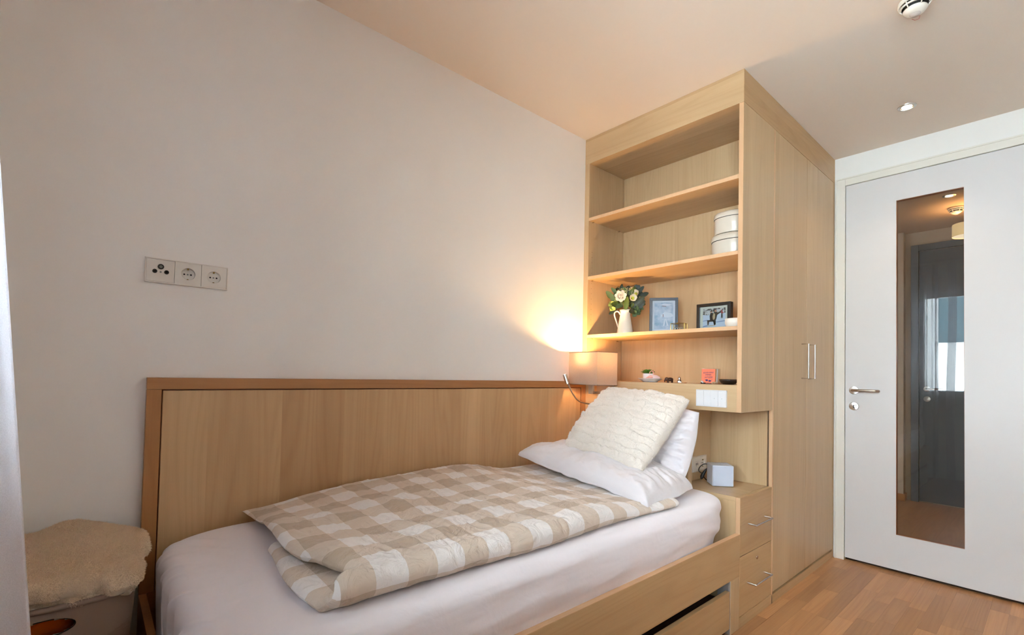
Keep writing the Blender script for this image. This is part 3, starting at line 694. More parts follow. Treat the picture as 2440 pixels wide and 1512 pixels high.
def crown(x, y):
    return 0.045 * math.exp(-((x + 2.27) / 0.11) ** 2) * smooth01((y + 0.34) / 0.26)
s1 = blanket_slab([(-2.56, -0.375, 0.600), (-2.168, -0.360, 0.560), (-2.145, -0.05, 0.60), (-2.56, -0.04, 0.60)], 0.036, 2, 0.010)
s2 = blanket_slab([(-2.56, -0.395, 0.640), (-2.152, -0.372, 0.586), (-2.116, -0.055, 0.612), (-2.55, -0.035, 0.645)], 0.046, 6, 0.013)
for s_ in (s1, s2): s_.v = [v + Vector((0, 0, crown(v.x, v.y))) for v in s_.v]
for k, s_ in enumerate((s1, s2)):
    o = s_.build('fold', FURB, bt, smooth=True)
    strands(s_, 50000, 0.0062, 0.0006, (0.5, -0.7, 0.0), 11 + k, sel=lambda p, n: ((n[:, 2] > -0.3) & (p[:, 0] > -2.45)) * 1.0).build('pile', FURB, o, kind='stuff', smooth=True)

def curtain():
    m, nt, p = new_mat('sheer_voile'); nt.nodes.remove(p); out = nt.nodes['Material Output']
    df = N(nt, 'ShaderNodeBsdfDiffuse'); df.inputs[0].default_value = (0.90, 0.89, 0.93, 1); tl = N(nt, 'ShaderNodeBsdfTranslucent'); tl.inputs[0].default_value = (0.90, 0.90, 0.95, 1)
    tr = N(nt, 'ShaderNodeBsdfTransparent'); m1 = N(nt, 'ShaderNodeMixShader'); m1.inputs[0].default_value = 0.55; m2 = N(nt, 'ShaderNodeMixShader')
    # thread pattern: fine weave lets some light straight through
    tc = N(nt, 'ShaderNodeTexCoord'); nz = N(nt, 'ShaderNodeTexNoise'); nz.inputs['Scale'].default_value = 700; lk(nt, tc.outputs['Object'], nz.inputs['Vector'])
    mr = N(nt, 'ShaderNodeMapRange'); mr.inputs['To Min'].default_value = 0.22; mr.inputs['To Max'].default_value = 0.48; lk(nt, nz.outputs['Fac'], mr.inputs['Value'])
    lk(nt, df.outputs[0], m1.inputs[1]); lk(nt, tl.outputs[0], m1.inputs[2]); lk(nt, mr.outputs[0], m2.inputs[0]); lk(nt, m1.outputs[0], m2.inputs[1]); lk(nt, tr.outputs[0], m2.inputs[2]); lk(nt, m2.outputs[0], out.inputs[0])
    ct = thing('curtain', 'sheer white floor-length curtain hanging at the window at the left edge', 'curtain', (-2.44, -0.75, 0.02))
    def pt(u, w):
        y = -0.995 + 0.565 * u; z = 0.015 + 2.54 * w
        amp = 0.040 * (1.15 - 0.35 * w)
        x = -2.455 + amp * math.sin(u * 2 * PI * 7 + 0.6 * math.sin(u * 13)) + 0.012 * math.sin(u * 31 + z) - 0.004 * z
        # the fold nearest the bed flares into the room towards the floor
        pk = math.exp(-((y + 0.80) / 0.05) ** 2); env = -2.272 - 0.0790 * z
        x = x * (1 - pk) + env * pk
        return (x, y + 0.012 * math.sin(u * 2 * PI * 14), z)
    MB().grid(pt, 420, 60).build('drape', m, ct, smooth=True)
    def pt2(u, w):
        z = 0.015 + 2.54 * w; return (-2.46 + 0.045 * math.sin(u * 2 * PI * 4) * (1.1 - .3 * w), -1.145 + 0.075 * u + 0.012 * math.sin(z * 2.3), z)
    MB().grid(pt2, 120, 50).build('drape', m, ct, smooth=True)
    hm = MB().grid(lambda u, w: tuple(Vector(pt(u, 0)) + Vector((0, 0, 0.03 * w)) + Vector((0.0012, 0, 0))), 420, 2); hm.build('hem', m, ct, smooth=True)
    tk = MB().box(-2.475, -2.435, YR + 0.02, -0.02, H - .03, H - .001); struct(tk.build('trim_1', WPLAST))
curtain()

# ------------------------------------------------------------------ wall lamp
lp = thing('wall_lamp', 'beige box-shade wall lamp glowing above the pillows with gooseneck reading arm', 'lamp', (0.0, -0.18, 1.05))
a8 = math.radians(-8); UX = Vector((math.cos(a8), math.sin(a8), 0)); UY = Vector((-math.sin(a8), math.cos(a8), 0))
c0 = Vector((-0.210, -0.286, 1.0885)); sx, sy, sh = 0.152, 0.235, 0.181
mt, nt, p = new_mat('lamp_shade_fabric'); nt.nodes.remove(p); out = nt.nodes['Material Output']
df = N(nt, 'ShaderNodeBsdfDiffuse'); tl = N(nt, 'ShaderNodeBsdfTranslucent'); mx = N(nt, 'ShaderNodeMixShader'); mx.inputs[0].default_value = 0.075
tc = N(nt, 'ShaderNodeTexCoord'); mp = N(nt, 'ShaderNodeMapping'); mp.inputs['Scale'].default_value = (900, 900, 60); nz = N(nt, 'ShaderNodeTexNoise'); lk(nt, tc.outputs['Object'], mp.inputs[0]); lk(nt, mp.outputs[0], nz.inputs['Vector'])
cr = N(nt, 'ShaderNodeValToRGB'); cr.color_ramp.elements[0].position = .3; cr.color_ramp.elements[1].position = .7; cr.color_ramp.elements[0].color = srgb(158, 136, 122); cr.color_ramp.elements[1].color = srgb(186, 164, 148); lk(nt, nz.outputs['Fac'], cr.inputs[0])
lk(nt, cr.outputs[0], df.inputs[0]); lk(nt, cr.outputs[0], tl.inputs[0]); lk(nt, df.outputs[0], mx.inputs[1]); lk(nt, tl.outputs[0], mx.inputs[2]); lk(nt, mx.outputs[0], out.inputs[0])
m = MB(); cs = [c0, c0 + UX * sx, c0 + UX * sx + UY * sy, c0 + UY * sy]
for i in range(4):
    a, b = cs[i], cs[(i + 1) % 4]
    m.grid(lambda u, w, a=a, b=b: tuple(a.lerp(b, u) + Vector((0, 0, sh * w))), 2, 2)
sh_o = m.build('shade', mt, lp)
trim = plain('shade_trim', srgb(120, 104, 96), 0.8)
m = MB()
for z in (0, sh):
    m.tube([q + Vector((0, 0, z)) for q in cs], 0.0016, 6, closed=True)
m.build('shade_trim', trim, sh_o)
cc = c0 + UX * sx / 2 + UY * sy / 2
# wall plate, arm, holder with an added cup that blocks downward light, bulb
B('wall_plate', (-0.018, -0.0005, -0.245, -0.13, 1.012, 1.092), NICKEL, lp, bevel=0.002)
m = MB(); m.box(cc.x - 0.016, cc.x + 0.0, cc.y - 0.016, cc.y + 0.016, 1.036, 1.10); m.box(cc.x - 0.0, -0.018, cc.y - 0.012, cc.y + 0.012, 1.036, 1.050); m.build('arm', NICKEL, lp, bevel=0.0015)
MB().lathe([(0.010, 1.10), (0.014, 1.14), (0.019, 1.165), (0.044, 1.172), (0.044, 1.175), (0.018, 1.170)], (cc.x - 0.008, cc.y, 0), 24).build('holder_light_shield', NICKEL, lp, smooth=0.6)
mg, nt, p = new_mat('glowing_bulb'); p.inputs['Emission Color'].default_value = (1, .62, .3, 1); p.inputs['Emission Strength'].default_value = 6; p.inputs['Base Color'].default_value = (1, .9, .8, 1)
MB().lathe([(0.012, 0), (0.020, 0.02), (0.026, 0.045), (0.020, 0.065), (0.0, 0.072)], (cc.x - 0.008, cc.y, 1.170), 20).build('bulb', mg, lp, smooth=True)
light('lamp_light', 'POINT', (cc.x - 0.008, cc.y, 1.238), 8.5, WARM, shadow_soft_size=0.02)
# reading arm
pts = [(-0.018, -0.20, 0.985 + 0.03), (-0.05, -0.185, 0.985), (-0.11, -0.175, 0.979), (-0.17, -0.165, 0.985), (-0.215, -0.158, 1.0), (-0.245, -0.152, 1.03), (-0.262, -0.142, 1.065), (-0.274, -0.134, 1.094)]
def spline(pts, n=6):
    pts = [Vector(p) for p in pts]; out = []
    for i in range(len(pts) - 1):
        p0, p1, p2, p3 = pts[max(0, i - 1)], pts[i], pts[i + 1], pts[min(len(pts) - 1, i + 2)]
        for k in range(n):
            t = k / n; out.append(0.5 * ((2 * p1) + (-p0 + p2) * t + (2 * p0 - 5 * p1 + 4 * p2 - p3) * t * t + (-p0 + 3 * p1 - 3 * p2 + p3) * t ** 3))
    return out + [pts[-1]]
ra = MB().tube(spline(pts), 0.0042, 12).build('gooseneck', NICKEL, lp, smooth=True)
hdv = (Vector((-0.281, -0.117, 1.143)) - Vector((-0.274, -0.134, 1.092))).normalized()
h0 = Vector((-0.274, -0.134, 1.090)); h1 = h0 + hdv * 0.056
hl = MB().tube([h0 - hdv * .002, h0, h1, h1], [0.006, 0.0125, 0.0125, 0.0105], 24, cap=True).build('reading_head', STEEL, ra, smooth=0.6)
ml, nt, p = new_mat('reading_led'); p.inputs['Emission Color'].default_value = (1, .95, .88, 1); p.inputs['Emission Strength'].default_value = 0.6
MB().tube([h1 + hdv * .0002, h1 + hdv * 0.0012], 0.0098, 20).build('led_lens', ml, ra)

# ------------------------------------------------------------------ switches and sockets
def frame_ring(m, w, h, t, d0, d1):
    m.box(0, w, 0, t, d0, d1); m.box(0, w, h - t, h, d0, d1); m.box(0, t, t, h - t, d0, d1); m.box(w - t, w, t, h - t, d0, d1)
def plate_hole(m, cx, cy, sz, r, z, n=48, depth=0.0, zb=0):
    o = []; c = []
    for k in range(n):
        a = 2 * PI * k / n; ca, sa = math.cos(a), math.sin(a); s_ = sz / 2 / max(abs(ca), abs(sa)); o.append((cx + ca * s_, cy + sa * s_, z)); c.append((cx + ca * r, cy + sa * r, z))
    m.add(o + c, [(k, (k + 1) % n, n + (k + 1) % n, n + k) for k in range(n)])
    ob = [(x, y, zb) for x, y, _ in o]; m.add(o + ob, [(k, n + k, n + (k + 1) % n, (k + 1) % n) for k in range(n)])
def schuko(par, T, cx, cy, s, mat, dp=-0.004):
    m = MB(T); plate_hole(m, cx, cy, s, 0.0205, 0.0095, zb=0.001); ins = m.build('socket_insert', mat, par, bevel=0)
    m = MB(T).lathe([(0.0205, 0.0095), (0.0198, 0.0088), (0.0194, dp), (0.0, dp)], (cx, cy, 0), 48); w = m.build('socket_well', mat, ins, smooth=0.6)
    m = MB(T)
    for dx in (-0.0095, 0.0095): m.tube([(cx + dx, cy, dp - .0005), (cx + dx, cy, dp + .0005)], 0.0027, 16)
    m.build('pin_holes', SLOTK, ins)
    MB(T).tube([(cx, cy, dp - .0005), (cx, cy, dp + .001)], 0.0025, 16).build('centre_screw', GREYK, ins)
    m = MB(T)
    m.box(cx - .0022, cx + .0022, cy + .0145, cy + .0198, dp, 0.007 + dp); m.box(cx - .0022, cx + .0022, cy - .0198, cy - .0160, dp, 0.0065 + dp); m.build('earth_clips', BRASS, ins)
sw, shh = 0.2315, 0.0795
ss = thing('socket_strip', 'ivory wall strip with an aerial outlet and two power sockets high on the left wall', 'socket', (-2.033, 0, 1.45))
T = plane_T((-2.1484, 0, 1.4107), (1, 0, 0), (0, 0, 1))
m = MB(T); frame_ring(m, sw, shh, 0.0035, 0.0, 0.0105); m.build('frame', CPLAST, ss, bevel=0.0006)
iw = (sw - 0.007 - 0.0016) / 3
cxs = [0.0035 + 0.0004 + iw / 2 + k * (iw + 0.0004) for k in range(3)]
# well frames stay shallow: sockets sunk through the wall plate
tv = MB(T).box(cxs[0] - iw / 2, cxs[0] + iw / 2 - 0.0006, 0.0041, shh - .0041, 0.004, 0.0095).build('aerial_insert', CPLAST, ss, bevel=0.0005)
for k, (dx, dy, r) in enumerate(((0.0, 0.0125, 0.0085), (-0.0155, -0.0035, 0.0065), (0.0155, -0.0035, 0.0065))):
    x, y = cxs[0] + dx, shh / 2 + dy
    rg = MB(T).lathe([(r * 1.0, 0.0095), (r, 0.0125), (r * .72, 0.0125), (r * .66, 0.0102), (0.0, 0.0102)], (x, y, 0), 28).build('aerial_jack', BLACK, tv, smooth=0.6)
    MB(T).lathe([(r * .5, 0.0102), (r * .5, 0.0128), (r * .25, 0.0128), (r * .2, 0.0106), (0, 0.0106)], (x, y, 0), 20).build('jack_core', GREYK if k == 0 else SLOTK, tv, smooth=0.6)
MB(T).tube([(cxs[0], shh / 2 - .0045, 0.009), (cxs[0], shh / 2 - .0045, 0.0105)], 0.0028, 14).build('centre_screw', GREYK, tv)
for k in (1, 2): schuko(ss, T, cxs[k], shh / 2, iw - 0.0006, CPLAST)
# light switches on the fascia
sp = thing('switch_panel', 'white panel of light and blind rocker switches under the lowest bookcase shelf', 'switch', (0, -0.82, 1.04))
T = plane_T((0, -0.7446, 1.002), (0, -1, 0), (0, 0, 1)); sw2, sh2 = 0.1502, 0.081
m = MB(T); frame_ring(m, sw2, sh2, 0.0038, 0, 0.0105); m.box(0.0005, sw2 - .0005, 0.0005, sh2 - .0005, 0, 0.004); m.build('frame', WPLAST, sp, bevel=0.0006)
rw = (sw2 - 0.0076 - 0.0012) / 4
for k in range(4):
    x = 0.0038 + 0.0003 + k * (rw + 0.0002)
    rk = MB(T).box(x, x + rw - 0.0003, 0.0043, sh2 - .0043, 0.004, 0.0098 + (0.0008 if k in (0, 2) else 0)).build('rocker', WPLAST, sp, bevel=0.0005)
    if k >= 2:
        s_ = 1 if k == 2 else -1; x_ = x + rw / 2; y_ = sh2 / 2
        mm = MB(T); z = 0.0107 if k == 2 else 0.0099
        mm.add([(x_ - .003, y_ - s_ * .001, z), (x_ - .0022, y_ - s_ * .0018, z), (x_, y_ + s_ * .0006, z), (x_, y_ + s_ * .0018, z), (x_ + .003, y_ - s_ * .001, z), (x_ + .0022, y_ - s_ * .0018, z)], [(0, 1, 2, 3), (3, 2, 5, 4)])
        mm.build('arrow_mark', GREYK, rk)
# socket in the niche
T = plane_T((0.152, -0.6375, 0.6370), (1, 0, 0), (0, 0, 1))
ns = thing('niche_socket', 'ivory double outlet with charging ports on the niche wall behind the radio', 'socket', (0.225, -0.6375, 0.677))
m = MB(T); frame_ring(m, 0.1495, 0.081, 0.0038, 0, 0.0105); m.box(0.0005, 0.149, 0.0005, 0.0805, 0, 0.004); m.build('frame', CPLAST, ns, bevel=0.0006)
us = MB(T).box(0.0042, 0.0742, 0.0044, 0.0766, 0.004, 0.0095).build('charger_insert', CPLAST, ns, bevel=0.0005)
m = MB(T)
for dx in (0.034, 0.049): m.box(dx, dx + 0.006, 0.034, 0.047, 0.0095, 0.0098)
m.build('charging_ports', SLOTK, us); MB(T).box(0.038, 0.041, 0.027, 0.030, 0.0095, 0.0098).build('charge_mark', SLOTK, us)
MB(T).box(0.03, 0.062, 0.054, 0.0548, 0.0095, 0.0098).build('seam_line', GREYK, us)
schuko(ns, T, 0.1095, 0.0405, 0.0702, CPLAST, 0.0046)

# ------------------------------------------------------------------ cube radio and cable
cr_ = thing('cube_radio', 'small pale blue-white cube radio standing on the bedside cabinet', 'radio', (0.168, -0.775, ZT))
fl_ = Vector((0.1224, -0.7695, 0)); U = (Vector((0.190, -0.8440, 0)) - fl_).normalized(); Vv = Vector((0, 0, 1)); T = Matrix((U, Vector((-U.y, U.x, 0)), Vv)).transposed().to_4x4(); T.translation = Vector((fl_.x, fl_.y, ZT))
s_ = 0.103; RAD = plain('pale_blue_plastic', srgb(214, 218, 230), 0.4); 
MB(T).box(0, s_, 0.002, s_, 0.0015, s_ + 0.003).build('body', RAD, cr_, bevel=0.004)
MB(T).box(0.003, s_ - .003, -0.0012, 0.003, 0.005, s_ - .001).build('speaker_grille', fabric('speaker_cloth', srgb(196, 202, 218), scale=1500, bump=.4), cr_, bevel=0.001)
for k in range(5): MB(T).box(0.018 + k * .015, 0.027 + k * .015 - (0 if k else -.004), 0.055, 0.060, s_ + .003, s_ + .0042).build('button', WPLAST, cr_)
cb = thing('power_cable', 'black power cable with inline plug lying behind the cube radio', 'cable', (0.2, -0.69, ZT))
cpts = [(0.208, -0.722, ZT + .086), (0.20, -0.708, ZT + .094), (0.188, -0.688, ZT + .093), (0.176, -0.672, ZT + .075), (0.176, -0.668, ZT + .055), (0.184, -0.680, ZT + .045)]
MB().tube(spline(cpts), 0.0026, 8).build('cord', BLACK, cb, smooth=True)
MB().tube(spline([(0.210, -0.722, ZT + .086), (0.205, -0.71, ZT + .078), (0.194, -0.696, ZT + .066)]), 0.0026, 8).build('cord', BLACK, cb, smooth=True)
MB().tube(spline([(0.187, -0.69, ZT + .026), (0.20, -0.70, ZT + .010), (0.217, -0.715, ZT + .006)]), 0.0026, 8).build('cord', BLACK, cb, smooth=True)
MB().tube([(0.196, -0.699, ZT + .068), (0.192, -0.693, ZT + .055), (0.186, -0.686, ZT + .04), (0.182, -0.682, ZT + .026), (0.180, -0.680, ZT + .014)], [0.004, 0.0075, 0.0095, 0.0095, 0.005], 14).build('plug', BLACK, cb, smooth=True)
MB().tube([(0.180, -0.680, ZT + .014), (0.178, -0.677, ZT + .0)], 0.0012, 8).build('plug_pin', STEEL, cb)

# ------------------------------------------------------------------ ceiling fixtures
def downlight(loc, label, on=5, watt=6):
    d = thing('downlight', label, 'ceiling light', loc)
    x, y, z = loc
    MB().lathe([(0.028, -0.001), (0.0285, -0.004), (0.040, -0.003), (0.041, 0.0), ], (x, y, z), 40).build('trim_ring', STEEL, d, smooth=0.6)
    MB().lathe([(0.0282, -0.001), (0.024, -0.0008), (0.0, -0.0008)], (x, y, z), 40).build('reflector', plain('reflector_dark', srgb(200, 170, 140), 0.3, metal=1), d, smooth=0.5)
    mm, nt, p = new_mat('spot_glow'); p.inputs['Emission Color'].default_value = (1, .86, .66, 1); p.inputs['Emission Strength'].default_value = on * 2
    MB().lathe([(0.022, -0.0012), (0.0, -0.0035)], (x, y, z), 32).build('lamp_lens', mm, d, smooth=True)
    light('downlight_beam', 'SPOT', (x, y, z - 0.012), watt, (1, .80, .58), (0, 0, 0), spot_size=1.9, spot_blend=0.8, shadow_soft_size=0.02)
downlight((0.944, -1.404, H), 'small round recessed downlight glowing in the ceiling in front of the door', 5, 3)
downlight((2.72, -1.375, H), 'round recessed downlight in the corridor ceiling seen through the door glass', 5, 3)
def smoke(x, y, label, s=1.0):
    d = thing('smoke_detector', label, 'smoke detector', (x, y, H))
    WM = plain('detector_white', srgb(226, 220, 210), 0.4)
    MB().lathe([(0.050, 0), (0.053, -0.004), (0.053, -0.013), (0.050, -0.0165), (0.046, -0.0165)], (x, y, H), 56).build('base', WM, d, smooth=0.6)
    MB().lathe([(0.042, -0.012), (0.0385, -0.028), (0.034, -0.037), (0.0, -0.037)], (x, y, H), 40).build('dark_core', SLOTK, d, smooth=0.6)
    MB().lathe([(0.0475, -0.0225), (0.0462, -0.0275), (0.042, -0.0275), (0.043, -0.0225), (0.0475, -0.0225)], (x, y, H), 56).build('ring', WM, d, smooth=0.5)
    MB().lathe([(0.030, -0.0335), (0.0375, -0.0350), (0.0368, -0.038), (0.031, -0.046), (0.023, -0.0515), (0.014, -0.054), (0.0, -0.0545)], (x, y, H), 48).build('cap', WM, d, smooth=True)
    m = MB()
    for k in range(6):
        a = k * PI / 3 + 0.62; c, s_ = math.cos(a), math.sin(a)
        m.tube([(x + c * .0495, y + s_ * .0495, H - .014), (x + c * .046, y + s_ * .046, H - .026), (x + c * .037, y + s_ * .037, H - .037)], 0.0022, 8)
    m.build('rib', WM, d, smooth=True)
    MB().lathe([(0.018, -0.0520), (0.014, -0.0575), (0.0, -0.059)], (x, y, H), 24).build('lens', plain('detector_lens', srgb(206, 196, 190), 0.15), d, smooth=True)
    m = MB(); m.tube([(x + .030, y - .010, H - .048), (x + .036, y - .006, H - .056), (x + .034, y + .006, H - .057), (x + .026, y + .014, H - .052)], 0.0008, 6); m.build('test_wire', plain('red_wire', srgb(170, 70, 56), .5), d)
smoke(0.058, -1.572, 'white round smoke detector with dark slots on the bedroom ceiling')
smoke(3.10, -1.375, 'white smoke detector on the corridor ceiling seen through the door glass')
pd = thing('pendant_lamp', 'cream drum ceiling lamp glowing in the corridor behind the door glass', 'lamp', (3.09, -1.45, 2.36))
sm_, nt, p = new_mat('glowing_drum'); p.inputs['Base Color'].default_value = srgb(220, 200, 150); p.inputs['Emission Color'].default_value = (1, .72, .36, 1); p.inputs['Emission Strength'].default_value = 0.10
MB().lathe([(0.10, 0.0), (0.10, 0.10)], (3.09, -1.45, 2.345), 40).build('drum_shade', sm_, pd, smooth=True)
sm2, nt, p = new_mat('glowing_diffuser'); p.inputs['Emission Color'].default_value = (1, .82, .56, 1); p.inputs['Emission Strength'].default_value = 0.25
MB().lathe([(0.098, 0.004), (0.0, 0.003)], (3.09, -1.45, 2.345), 40).build('diffuser', sm2, pd)
MB().tube([(3.09, -1.45, 2.40), (3.09, -1.45, H)], 0.006).build('stem', STEEL, pd)
light('pendant_light', 'POINT', (3.09, -1.45, 2.40), 0.9, (1, .66, .34), shadow_soft_size=0.05)

# ------------------------------------------------------------------ things on the shelves
Z3 = 1.387; ZL = 1.11
CREAM = plain('cream_enamel', srgb(232, 222, 206), 0.25, coat=0.4)
# jug
jc = (0.115, -0.230)
jg = thing('jug', 'cream enamel jug holding flowers on the bookcase shelf', 'jug', (jc[0], jc[1], Z3))
prof = [(0.0, 0.001), (0.047, 0.001), (0.0475, 0.006), (0.0445, 0.03), (0.0365, 0.08), (0.0295, 0.115), (0.027, 0.127), (0.029, 0.136), (0.034, 0.147), (0.0325, 0.147), (0.0275, 0.136), (0.0255, 0.127), (0.027, 0.110)]
jm = MB().lathe(prof, (jc[0], jc[1], Z3), 48)
RT = Vector((0.62, -0.78, 0))    # image right
for i, v in enumerate(jm.v):
    h_ = v.z - Z3
    if h_ > 0.12:
        d = Vector((v.x - jc[0], v.y - jc[1], 0)); k = max(0, d.normalized().dot(RT)) ** 3 if d.length > 0 else 0
        jm.v[i] = v + RT * 0.014 * k * min(1, (h_ - .12) / .025) + Vector((0, 0, 0.006 * k))
jm.build('body', CREAM, jg, smooth=True)
hp = [(-0.028, 0.118), (-0.036, 0.133), (-0.048, 0.139), (-0.060, 0.132), (-0.062, 0.115), (-0.054, 0.088), (-0.046, 0.062), (-0.040, 0.045), (-0.0365, 0.05)]
MB().tube(spline([(jc[0] + RT.x * a, jc[1] + RT.y * a, Z3 + b) for a, b in hp]), 0.0045, 10).build('handle', CREAM, jg, smooth=True)
# bouquet
bq = thing('flower_bouquet', 'bouquet of white roses, hellebores and green leaves standing in the cream jug', 'flowers', (jc[0], jc[1], Z3 + 0.13))
top = Vector((jc[0], jc[1], Z3 + 0.145)); VW = Vector((-0.78, -0.62, 0)); ZZ = Vector((0, 0, 1))
def loc3(a, b, c): return top + RT * a + ZZ * b + VW * c
def petal(m, c, dirv, up, L, Wd, cup=0.3, mi=0):
    dirv = dirv.normalized(); sd = dirv.cross(up).normalized(); n = sd.cross(dirv).normalized()
    def pt(u, w):
        a = (u - .5) * 2; wd = Wd * math.sin(PI * (0.08 + 0.87 * w)) ** 0.7
        return tuple(c + dirv * L * w + sd * a * wd / 2 + n * (cup * L * (w * w) + cup * Wd * a * a * .5))
    m.grid(pt, 5, 7, mi)
LEAFD = plain('dark_leaf', srgb(30, 44, 28), 0.5); LEAFG = plain('green_leaf', srgb(70, 92, 24), 0.5); LEAFP = plain('pale_green_petal', srgb(184, 196, 104), 0.6)
LEAFS = plain('sage_leaf', srgb(80, 104, 66), 0.6); PETW = plain('white_petal', srgb(244, 232, 214), 0.6); YEL = plain('yellow_stamen', srgb(190, 190, 60), 0.6); STEM = plain('flower_stem', srgb(120, 140, 60), 0.5)
heads = []
def rose(c, r, mat, nm='rose'):
    m = MB(); 
    for ring, (n, L, cup, el) in enumerate(((4, .45, .9, 1.2), (5, .65, .6, .9), (6, .85, .4, .55), (7, 1.0, .25, .2))):
        for k in range(n):
            a = 2 * PI * k / n + ring * .7; d = (RT * math.cos(a) + ZZ * math.sin(a)) * math.cos(el) + VW * math.sin(el)
            petal(m, c - VW * r * .3, d, VW, r * L * 1.25, r * 1.05, cup * .6)
    for k in range(6):
        a = k * 2.1; d = (RT * math.cos(a) + ZZ * math.sin(a)) * .35 + VW; petal(m, c - VW * r * .15 + (RT * math.cos(a) + ZZ * math.sin(a)) * r * .16, d, -(RT * math.cos(a) + ZZ * math.sin(a)), r * .5, r * .6, .35)
    m.build(nm, mat, bq, smooth=True)
def hellebore(c, r, nrm):
    m = MB(); nrm = nrm.normalized(); a1 = nrm.orthogonal().normalized(); a2 = nrm.cross(a1)
    for k in range(5):
        a = 2 * PI * k / 5; d = (a1 * math.cos(a) + a2 * math.sin(a)) * .85 + nrm * .5; petal(m, c, d, nrm, r, r * 1.0, .35)
    o = m.build('hellebore', PETW, bq, smooth=True)
    m2 = MB(); m2.ball(c + nrm * r * .3, r * .28, 6)
    for k in range(14):
        a = 2 * PI * k / 14; e = c + nrm * r * .5 + (a1 * math.cos(a) + a2 * math.sin(a)) * r * .3; m2.tube([c, e], r * .03, 4)
    m2.build('stamens', YEL, o, smooth=True)
def leaf(c, d, L, Wd, mat, nm='leaf', up=None, cup=.12):
    m = MB(); petal(m, c, d, up or VW, L, Wd, cup); m.build(nm, mat, bq, smooth=True)
def stem_to(c): m = MB(); m.tube(spline([top - ZZ * .03, top + (c - top) * .45 + ZZ * .008, c], 5), 0.0012, 6); m.build('stem', STEM, bq, smooth=True)
f_ = [((-0.012 - .018, 0.078, .042), .030, 'rose'), ((0.036, 0.062, .05), .033, 'hel'), ((0.062, 0.085, .035), .033, 'hel2')]
for (a, b, c), r, kd in f_:
    p_ = loc3(a, b, c); stem_to(p_)
    if kd == 'rose': rose(p_, r, PETW)
    elif kd == 'hel': hellebore(p_, r, VW + ZZ * .1 + RT * .2)
    else: hellebore(p_, r, VW * .6 + ZZ * .3 - RT * .3)
rs = random.Random(4)
for (a, b, c) in ((-0.075, 0.012, .02), (-0.082, 0.035, .015), (-0.068, 0.055, .01), (-0.062, 0.082, 0.0), (-0.055, 0.03, .03), (0.070, -0.012, .02), (0.085, 0.0, .01), (0.055, -0.025, .03), (0.092, 0.035, -.01), (0.06, 0.01, .03)):
    p_ = loc3(a, b, c); mat = LEAFP if (a < -0.06 and b < .06) else LEAFS
    m = MB()
    for q in range(3):
        o_ = p_ + RT * rs.uniform(-.008, .008) + ZZ * rs.uniform(-.008, .008); n_ = (VW + RT * rs.uniform(-.5, .5) + ZZ * rs.uniform(-.3, .6)).normalized(); a1 = n_.orthogonal(); a2 = n_.cross(a1)
        for k in range(4): t0 = 2 * PI * k / 4; petal(m, o_, a1 * math.cos(t0) + a2 * math.sin(t0) + n_ * .2, n_, .015, .017, .15)
    m.build('hydrangea_cluster', mat, bq, smooth=True)
for (a, b, c) in ((-0.035, 0.118, .01), (-0.020, 0.122, .015), (-0.008, 0.115, .02), (0.028, 0.126, .005), (0.04, 0.130, 0.0), (0.0, .105, .025), (-.048, .112, 0), (0.008, 0.128, .0)):
    p_ = loc3(a, b, c); m = MB()
    for q in range(6): m.ball(p_ + Vector((rs.uniform(-.007, .007), rs.uniform(-.007, .007), rs.uniform(-.007, .007))), 0.0034, 5)
    m.build('filler_blossom', plain('pale_blossom', srgb(206, 200, 150), .7), bq, smooth=True)
LV = [((0.0, 0.0, .035), (0.1, 1, .2), .075, .030, LEAFG), ((0.02, .085, .04), (.35, .5, .1), .042, .028, LEAFG), ((0.035, 0.015, .03), (.75, .6, .1), .09, .042, LEAFD), ((0.05, 0.0, .02), (.8, .7, 0), .08, .04, LEAFD),
      ((-0.04, .04, .03), (-.6, -.15, .2), .05, .026, LEAFG), ((-0.025, .03, .04), (-.7, -.5, .3), .045, .026, LEAFS), ((0.03, 0.0, .05), (.1, -.55, .3), .035, .03, LEAFD), ((0.055, .125, 0), (.8, .6, 0), .035, .026, LEAFD), ((0.05, .12, 0), (.5, 1, 0), .035, .026, LEAFD),
      ((-0.05, .075, .01), (-.8, .2, 0), .035, .026, LEAFD), ((-0.052, .055, .012), (-.8, -.3, 0), .035, .03, LEAFD), ((-.045, .10, 0), (-.5, .7, 0), .035, .03, LEAFS), ((.085, .085, 0), (1, -.1, 0), .03, .012, LEAFD), ((0.02, .05, 0), (.2, 1, -.1), .07, .04, LEAFD), ((-.01, .05, 0), (-.2, 1, -.1), .07, .04, LEAFD), ((.04, .09, 0), (.6, .8, 0), .05, .03, LEAFD), ((-.02, .02, -.01), (-.6, 1, 0), .08, .04, LEAFS), ((0.03, .02, -.01), (.6, 1, 0), .08, .05, LEAFD), ((.0, .06, -.01), (0, 1, 0), .05, .05, LEAFD)]
for k in range(46):
    a_ = rs.uniform(-.075, .085); b_ = rs.uniform(.005, .115)
    if ((a_ - .005) / .085) ** 2 + ((b_ - .062) / .062) ** 2 > 1: continue
    LV.append(((a_, b_, rs.uniform(-.045, .018)), (a_ * 8 + rs.uniform(-.6, .6), (b_ - .03) * 8 + rs.uniform(-.5, .7), rs.uniform(-.2, .5)), rs.uniform(.035, .055), rs.uniform(.02, .032), rs.choice((LEAFD, LEAFD, LEAFG, LEAFS))))
for (a, b, c), (d1_, d2_, d3_), L, Wd, mt_ in LV: leaf(loc3(a, b, c), RT * d1_ + ZZ * d2_ + VW * d3_, L, Wd, mt_)

def panel_T(o, right, lean=0.0):
    u = Vector(right).normalized(); back = Vector((-u.y, u.x, 0));
    if back.x < 0: back = -back
    v = (ZZ * math.cos(lean) + back * math.sin(lean)); return plane_T(o, u, v)
